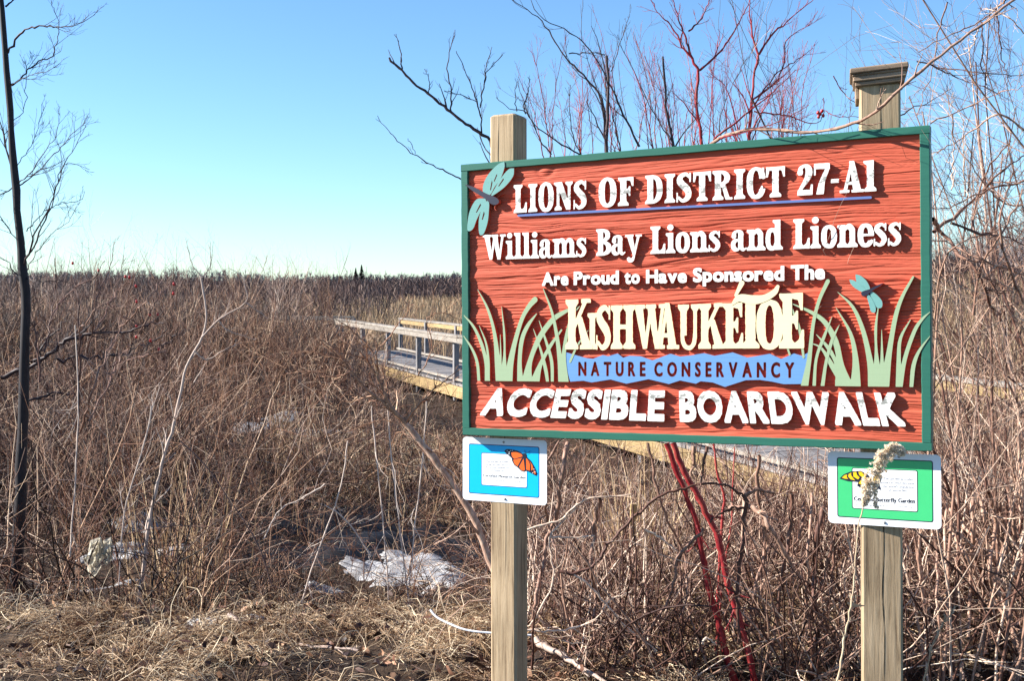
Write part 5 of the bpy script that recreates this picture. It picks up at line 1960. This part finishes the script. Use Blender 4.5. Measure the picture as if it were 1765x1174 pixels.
# the dense thicket right of the sign, and its tangle against the sky
bush('grey_thicket_shrub', 1690, 4.6, 20, 2.3, .15, .008, M['grey_bark'], 'dense pale stemmed shrub filling the space right of the green bordered sign', tint=.7, m1=9, m2=5, foot=.17, tilt=(-.02, 0))
bush('grey_thicket_shrub', 1790, 5.2, 18, 2.8, .22, .009, M['grey_bark'], 'tall grey shrub rising to the sky at the right edge', tint=.55, m1=10, m2=5, m3=1, foot=.2, tilt=(-.05, 0))
bush('grey_thicket_shrub', 1900, 4.9, 14, 2.8, .20, .009, M['grey_bark'], 'arching shrub whose twigs reach in from the upper right', tint=.6, m1=10, m2=5, m3=1, foot=.15, tilt=(-.10, .05), wob=.10, up=.02)
bush('grey_thicket_shrub', 1640, 6.6, 12, 2.0, .2, .008, M['grey_bark'], 'brown shrub just beyond the boardwalk edge at the right of the sign', tint=.4, m1=8, m2=4, foot=.2)
for dx, d, h in ((1735, 4.15, 1.75), (1655, 5.1, 1.9)):
    pass
vw, vwp = shrub_root('tangled_vine', 1780, 4.2, 'tangled dark vine loops hanging against the sky at the top right', 'vine')
B = Bundle()
zr = zi(1500, 0, 2.1345)
for q, r, tt in ((((500, 0), (470, 25), (410, 75), (330, 115), (250, 150), (180, 190)), .004, .6), (((410, 80), (415, 160), (412, 250), (430, 320)), .003, .3), (((470, 60), (475, 150), (490, 220), (515, 310)), .003, .3), (((170, 225), (280, 250), (420, 270), (566, 275)), .003, .25),
                 (((230, 240), (330, 290), (420, 320), (490, 350)), .0028, .3), (((220, 450), (330, 410), (450, 350), (566, 320)), .003, .65), (((100, 430), (160, 395), (230, 370), (300, 320)), .003, .3), (((290, 0), (250, 120), (235, 230), (170, 430)), .003, .6),
                 (((230, 800), (260, 850), (330, 940), (400, 1000), (440, 1120), (480, 1174)), .009, .5), (((230, 850), (310, 800), (400, 720), (470, 640), (566, 570)), .007, .5), (((300, 820), (400, 860), (500, 870), (566, 900)), .006, .35), (((566, 480), (480, 420), (350, 500), (240, 560)), .004, .7),
                 (((566, 660), (420, 700), (300, 760), (225, 770)), .004, .5), (((566, 760), (480, 740), (380, 620), (310, 520), (300, 420)), .004, .65), (((240, 1174), (260, 1000), (330, 900), (566, 820)), .004, .7), (((566, 1010), (420, 960), (300, 900), (232, 880)), .005, .6),
                 (((350, 720), (345, 600), (340, 430)), .003, .85), (((300, 700), (305, 560), (300, 420), (280, 330)), .003, .8), (((566, 120), (500, 60), (420, 25)), .0028, .8), (((400, 100), (370, 180), (320, 210)), .0022, .9),
                 (((480, 1100), (420, 980), (380, 820), (420, 640), (520, 520)), .005, .55), (((566, 1120), (500, 960), (480, 800), (520, 640)), .006, .6), (((380, 1160), (400, 1000), (480, 860), (566, 700)), .005, .6)):
    hero(B, [zr(x, y, 4.0 + .5 * random.random()) for x, y in q], r, max(.0012, r * .4), 5, 10, 3, (.08, .26), .04, tt, (.4, 1.0), .05, .0008, .003, .15)
as_part(B, 'stems', M['grey_bark'], vw, vwp)

# arched dark branches and grey stems below the sign
kr, kp = shrub_root('arched_branch', 1000, 4.8, 'brown branch arching over the stems below the middle of the sign', 'branch')
B = Bundle()
for q, r, tt in ((((180, 660), (250, 662), (350, 620), (400, 540), (450, 480), (550, 380), (650, 300), (780, 250), (850, 235), (960, 240), (1060, 285)), .007, .35), (((1060, 285), (1072, 340), (1060, 400), (1050, 550), (1030, 700), (1035, 1000)), .0095, .4),
                 (((860, 450), (800, 520), (740, 600), (725, 700), (700, 780), (640, 880), (580, 960), (430, 1110)), .0075, .55), (((1060, 290), (1120, 265), (1200, 275)), .008, .6), (((1070, 350), (1000, 350), (940, 380), (890, 420)), .006, .35),
                 (((820, 60), (822, 130), (806, 200)), .009, .6), (((880, 60), (860, 200), (850, 240)), .006, .5)):
    hero(B, [z4b(x, y, 4.6) for x, y in q], r, r * .6, 7, 9, 3, (.08, .22), .05, tt, jit=.003)
as_part(B, 'stem', M['grey_bark'], kr, kp)
gr_, gp = shrub_root('grey_stem_clump', 1010, 4.75, 'clump of thick smooth grey stems just right of the left post', 'shrub')
B = Bundle()
for q, r in ((((215, 40), (200, 150), (180, 260), (170, 370), (120, 500), (95, 640), (60, 800), (45, 1000)), .0095), (((375, 300), (350, 400), (338, 520), (330, 640), (350, 760), (340, 900), (360, 1100)), .009), (((105, 330), (130, 440), (160, 560), (190, 760), (210, 900)), .006),
             (((600, 40), (640, 240), (690, 400), (770, 560), (790, 700), (770, 900)), .006), (((180, 30), (120, 130), (90, 260), (40, 440)), .005), (((30, 1000), (140, 1040), (220, 1090), (330, 1150)), .012), (((1130, 100), (1120, 300), (1160, 500), (1100, 800), (1080, 1000)), .008)):
    hero(B, [z4b(x, y, 4.7 + .2 * random.random()) for x, y in q], r, r * .7, 7, 7, 3, (.08, .22), .05, .6, jit=.003)
for q, r in ((((0, 460), (90, 430), (180, 410), (300, 310), (480, 290), (520, 285)), .005), (((40, 910), (150, 700), (130, 490), (240, 370), (270, 290)), .004), (((0, 930), (120, 940), (260, 920), (360, 870), (420, 790), (520, 750)), .0045), (((250, 670), (330, 730), (480, 900), (560, 960), (640, 1030)), .005),
             (((130, 490), (240, 490), (350, 480)), .004), (((580, 450), (640, 480), (700, 520), (740, 560)), .005), (((860, 1000), (880, 970), (930, 1000)), .005)):
    hero(B, [z4b(x, y, 4.55) for x, y in q], r, r * .5, 6, 7, 2, (.08, .25), .05, .9, jit=.002)
as_part(B, 'stems', M['grey_bark'], gr_, gp)
# straight stems beyond the green plate
rs, rsp = shrub_root('straight_stem_clump', 1400, 4.8, 'crowd of straight brown stems between the middle of the sign and the capped post', 'shrub')
B = Bundle()
z5b = zi(1250, 850, 3.427)
for q, r in ((((115, 0), (110, 200), (90, 400), (75, 600), (60, 800)), .010), (((400, 0), (385, 200), (350, 420), (320, 640), (280, 900), (210, 1110)), .009), (((510, 0), (505, 200), (490, 400), (480, 650), (440, 1000)), .0065), (((580, 80), (545, 260), (530, 450), (525, 640), (570, 780), (520, 900), (500, 1110)), .011),
             (((660, 250), (640, 450), (620, 620), (600, 740)), .007), (((470, 60), (450, 240), (380, 330)), .006), (((230, 150), (250, 350), (210, 600), (150, 820)), .006), (((640, 280), (560, 560), (520, 680), (470, 860)), .006), (((20, 90), (170, 90), (260, 200), (360, 380), (450, 500)), .011)):
    hero(B, [z5b(x, y, 4.75 + .2 * random.random()) for x, y in q], r, r * .7, 7, 7, 3, (.08, .2), .06, random.uniform(.45, .8), jit=.003)
as_part(B, 'stems', M['grey_bark'], rs, rsp)
rg, rgp = shrub_root('right_stem_clump', 1680, 4.6, 'fan of tan stems before the boardwalk edge right of the capped post', 'shrub')
B = Bundle()
for q, r in ((((1460, 0), (1465, 200), (1450, 500), (1440, 870)), .009), (((1300, 60), (1300, 350), (1330, 650), (1390, 900), (1410, 1110)), .007), (((1250, 60), (1300, 170), (1420, 370), (1520, 560), (1640, 720), (1765, 900)), .008), (((1060, 300), (1130, 420), (1180, 600), (1190, 660)), .006), (((1560, 0), (1600, 200), (1560, 480), (1620, 640), (1765, 1000)), .008),
             (((1330, 100), (1500, 300), (1580, 500), (1680, 760), (1765, 960)), .007), (((1490, 0), (1530, 130), (1540, 330), (1520, 560), (1560, 900)), .007), (((1700, 60), (1720, 350), (1740, 600)), .008), (((1620, 60), (1690, 330), (1765, 560)), .007), (((1130, 60), (1240, 260), (1250, 600), (1280, 900), (1260, 1110)), .006)):
    hero(B, [z5b(x, y, 4.5 + .4 * random.random()) for x, y in q], r, r * .7, 7, 8, 3, (.08, .22), .06, random.uniform(.6, .95), jit=.003)
as_part(B, 'stems', M['grey_bark'], rg, rgp)

# individual leafless bushes standing in the thicket
def bush_label(px, d, mt):
    tone = {'grey_bark': 'greyish', 'twig': 'reddish brown', 'dark_bark': 'blackish'}[mt]
    row = 'in front of the far walk' if d < 14.5 else 'in the middle of the marsh' if d < 27 else 'beyond the far walk'
    side = 'behind the dark tree' if px < 90 else 'just right of the dark tree' if px < 190 else 'left of the pale sapling' if px < 320 else 'behind the pale sapling' if px < 400 else 'right of the pale sapling' if px < 500 else 'near the bend of the boardwalk'
    return f'{tone} bare bush {row}, {side}'


k = 0
for (px, d, h, mt) in ((70, 9.5, 1.9, 'grey_bark'), (215, 11, 2.1, 'twig'), (330, 12.5, 2.1, 'twig'), (120, 13, 2.3, 'grey_bark'), (420, 13, 2.0, 'twig'), (490, 16, 2.2, 'twig'), (560, 18, 1.9, 'twig'), (20, 10, 2.1, 'dark_bark'), (280, 16, 2.5, 'grey_bark'), (385, 19, 2.6, 'twig'),
                       (160, 18, 2.7, 'dark_bark'), (450, 24, 2.6, 'grey_bark'), (60, 22, 3.0, 'twig'), (230, 25, 2.9, 'twig'), (340, 30, 3.2, 'twig'), (100, 32, 3.4, 'grey_bark'), (520, 34, 2.8, 'grey_bark'), (480, 44, 3.3, 'grey_bark'), (560, 52, 3.4, 'twig'), (410, 50, 3.6, 'twig'),
                       (30, 40, 3.6, 'grey_bark'), (180, 45, 3.8, 'twig'), (290, 52, 3.8, 'grey_bark'), (612, 15, 1.75, 'dark_bark'), (655, 13.5, 1.35, 'grey_bark')):
    bush('bare_bush', px, d, 11, h, .30, .0055 * max(1, d / 12), M[mt], bush_label(px, d, mt), 'bush', 'leafless bushes in the thicket', random.uniform(.3, .7), 7, 4, 0, .04, foot=.22, wob=.12, K=7)
for (px, d, lab) in ((120, 7.6, 'low twiggy bush in front of the rose bush at lower left'), (400, 7.6, 'low twiggy bush beside the tall pale sapling'), (540, 6.7, 'thin bush of curved pale shoots left of the ice patch'), (760, 6.4, 'low bush of pale shoots left of the left post foot'),
                     (480, 9.5, 'brown bush behind the dark hollow left of the ice')):
    bush('low_bush', px, d, 8, 1.3 if px < 200 else .95, .38, .0048, M['twig'], lab, 'bush', None, .6, 7, 4, 0, .02, foot=.2, wob=.16)
# tall single shoots
for i, q in enumerate(([(640, 700), (650, 800), (660, 900), (668, 1000), (672, 1100)], [(668, 690), (676, 800), (688, 900), (700, 1000), (712, 1080)], [(735, 690), (728, 800), (716, 900), (706, 1010)], [(600, 760), (585, 850), (545, 960), (520, 1040)], [(455, 930), (482, 880), (520, 860), (560, 835)],
                       [(310, 760), (360, 810), (400, 870), (440, 930), (470, 1010)], [(560, 870), (600, 900), (640, 960)], [(130, 560), (135, 700), (128, 850), (120, 960)], [(205, 1010), (215, 880), (250, 760), (262, 700)])):
    p = at(*q[-1], 6.2)
    g0 = np.array([p[0], p[1], float(zg(p[0], p[1]))])
    t = empty('bare_shoot', tuple(g0))
    tag(t, ['slender pale shoot left of the ice patch', 'slender pale shoot crossing the ice patch', 'slender shoot curving at the right of the ice patch', 'bent shoot leaning left of the ice patch', 'forked shoot over the dark hollow', 'dark bent rod slanting down across the reeds',
            'short curved shoot at the edge of the ice', 'upright shoot beside the dark tree', 'crooked upright shoot beside the litter'][i], 'shoot')
    B = Bundle()
    hero(B, [(x, y, 6.2) for x, y in q], .0035, .0045, 5, 7, 3, (.1, .3), .1, .75, rmin=.001)
    B.build('stem', M['pale_bark' if i != 5 else 'dark_bark'], t, g0)

# ---- pale cattail-like reed tuft at the left centre
def tuft(px, d, n, h, label):
    p = ground_hit(px, d)
    B = Bundle()
    base = np.tile(p, (n, 1)) + rng.normal(size=(n, 3)) * [.16, .16, 0]
    D = np.stack([rng.normal(size=n) * .16, rng.normal(size=n) * .16, np.ones(n)], -1)
    P = shoots(base, D, rng.uniform(.5, 1, n) * h, 6, .06, 0, .06)
    B.blades(P, np.tile(np.linspace(.011, .003, 6)[None], (n, 1)), rng.uniform(.4, 1, n))
    o = B.build('reed_tuft', M['reed'], None, p)
    tag(o, label, 'reeds')


tuft(310, 7.0, 60, 1.2, 'upright tuft of straw coloured reeds below the pale sapling')
tuft(1105, 6.4, 90, .9, 'tuft of straw coloured leaves behind the pale lath')
tuft(500, 12.5, 80, .8, 'tuft of bleached reeds beyond the dark hollow')
tuft(1600, 6.3, 110, .8, 'tuft of tan grass at the foot of the boardwalk right of the capped post')

# ---- goldenrod in front of the green plate
gd, gdp = shrub_root('dried_goldenrod', 1470, 3.35, 'dried goldenrod with a drooping fluffy seed head in front of the green plate', 'plant')
B = Bundle()
hero(B, [z5b(x, y, 3.3) for x, y in ((640, 1200), (665, 1090), (700, 900), (735, 700), (758, 560), (770, 380), (785, 200), (815, 90))] + [z6(540, 600) + (3.3,), z6(600, 470) + (3.3,), z6(670, 340) + (3.3,), z6(750, 210) + (3.3,), z6(850, 130) + (3.3,), z6(930, 160) + (3.3,), z6(955, 220) + (3.3,)], .0032, .001, 6, 4, 0, (.03, .06), .05, .8)
as_part(B, 'stem', M['straw'], gd, gdp)
B = Bundle()
cen, rad = [], []
for (x0, y0, r0), (x1, y1, r1) in zip(((520, 790, 20), (545, 680, 50), (590, 560, 95), (630, 460, 100), (690, 330, 90), (760, 220, 80), (840, 150, 62), (915, 165, 48)), ((545, 680, 50), (590, 560, 95), (630, 460, 100), (690, 330, 90), (760, 220, 80), (840, 150, 62), (915, 165, 48), (955, 225, 22))):
    for _ in range(56):
        t = random.random()
        a = random.uniform(0, 2 * pi)
        r = (r0 + (r1 - r0) * t) * 1.15 * random.random() ** .5
        cen.append(at(*z6(x0 + (x1 - x0) * t + r * cos(a), y0 + (y1 - y0) * t + r * sin(a) * .85), 3.3 + random.uniform(-.5, .5) * r / 6.522 / 600))
for _ in range(26):
    cen.append(at(*z6(650 + random.uniform(-22, 22), 620 + random.random() * 200), 3.3))
cen = np.array(cen)
m = 17
n = len(cen)
dirs = unit(rng.normal(size=(n * m, 3)))
st = np.repeat(cen, m, 0)
P = np.stack([st, st + dirs * .0030, st + dirs * .0062 + [0, 0, .0006]], 1)
B.blades(P, np.tile(np.array([[.0010, .0024, .0012]]), (n * m, 1)), np.repeat(rng.random(n), m) * .6 + rng.random(n * m) * .4)
as_part(B, 'seed_head', M['fluff'], gd, gdp)

g2, g2p = shrub_root('dried_flower_spike', 1600, 4.1, 'dried flower spike leaning right between the capped post and the right edge', 'plant')
B = Bundle()
o5 = hero(B, [z5b(x, y, 4.1) for x, y in ((1160, 1190), (1185, 1060), (1215, 930), (1260, 820), (1310, 740), (1350, 690))], .0035, .0015, 6, 26, 3, (.06, .16), .1, .7, (.3, .7), .4, .0014)
as_part(B, 'spike', M['straw'], g2, g2p)
# curled dead leaves on the stalk by the right post
lf = tag(empty('curled_leaf', tuple(at(1468, 1043, 3.4))), 'curled pale dead leaf caught on the goldenrod stalk by the capped post', 'leaf')
B = Bundle()
c0 = at(1468, 1043, 3.4)
for q in ((((720, 650), (760, 665), (825, 668)), .012), (((730, 640), (770, 608), (803, 612)), .004), (((725, 690), (740, 750), (775, 750), (795, 720)), .004), (((735, 590), (745, 640), (735, 690)), .007)):
    P = np.array([[at(*z5b(x, y, 3.4)) for x, y in q[0]]])
    P = np.array([catmull(P[0], 4)])
    B.blades(P, np.full((1, P.shape[1]), q[1]) * np.sin(np.linspace(.5, 2.9, P.shape[1]))[None], [.9], np.array([[.3, 1., .5]]))
B.build('blade', M['leaf'], lf, c0)

# ---- small things on the ground
lt = ground_hit(1089, 6.0)
o = box('lath', -.017, .017, -.006, .006, -.15, .95, M['lath'], None, .001)
o.location = tuple(lt)
o.rotation_euler = (0, .03, .3)
o.scale = (1, 1, (float(at(1092, 872, 6.0)[2]) - lt[2]) / .95)
tag(o, 'pale yellow survey lath standing in the stems below the sign', 'stake')
ws = at(800, 1085, 4.6)
B = Bundle()
P = pathpx([(742, 1052, 4.7), (752, 1064, 4.68), (775, 1076, 4.65), (805, 1087, 4.62), (850, 1092, 4.6), (920, 1096, 4.6)], 24)[None]
B.tubes(P, np.full((1, 24), .0042), 8, [1.0])
tag(B.build('bleached_stick', M['white_stick'] if 'white_stick' in M else M['plate'], None, ws), 'bent bleached white stick lying left of the left post', 'stick')
for q, r, lab in (([(395, 1060, 5.4), (440, 1095, 5.3), (480, 1108, 5.2), (520, 1115, 5.1), (620, 1118, 5.0)], .012, 'long bleached stick lying on the dead grass near the bottom centre'),
                  ([(925, 1105, 4.7), (960, 1125, 4.6), (1000, 1150, 4.5), (1040, 1175, 4.4)], .014, 'thick pale fallen branch right of the left post'),
                  ([(1700, 1130, 5.0), (1740, 1090, 5.0), (1790, 1040, 5.0)], .014, 'dark thick branch rising at the lower right corner')):
    B = Bundle()
    hero(B, q, r, r * .5, 7, 6, 2, (.1, .25), .02, .5, jit=.006)
    c = at(*q[1])
    tag(B.build('fallen_branch', M['dark_bark'] if 'dark' in lab else M['pale_bark'], None, c), lab, 'branch')
# torn plastic caught in the stems
zpl = zi(0, 700, 2.478)
c = at(*zpl(420, 640, 6.3))
lit = tag(empty('plastic_litter', tuple(c)), 'torn white plastic film caught in the stems at lower left', 'litter')
for pts in (((385, 575), (430, 560), (440, 600), (432, 690), (405, 730), (385, 738), (370, 690), (355, 655), (375, 635)), ((440, 575), (475, 560), (482, 600), (478, 660), (455, 685), (436, 660))):
    n = len(pts)
    cc = np.mean(pts, 0)
    V, F = [tuple(at(*zpl(cc[0], cc[1], 6.26)) - c)], []
    rings = 4
    for r in range(1, rings + 1):
        for j, (x, y) in enumerate(pts):
            xx, yy = cc[0] + (x - cc[0]) * r / rings, cc[1] + (y - cc[1]) * r / rings
            V.append(tuple(at(*zpl(xx, yy, 6.3 + .03 * sin(xx * .22 + r) + .02 * cos(yy * .15))) - c))
    for j in range(n):
        F.append((0, 1 + j, 1 + (j + 1) % n))
        for r in range(rings - 1):
            a = 1 + r * n
            F.append((a + j, a + n + j, a + n + (j + 1) % n, a + (j + 1) % n))
    meshobj('film', V, F, M['plastic'], lit, False)
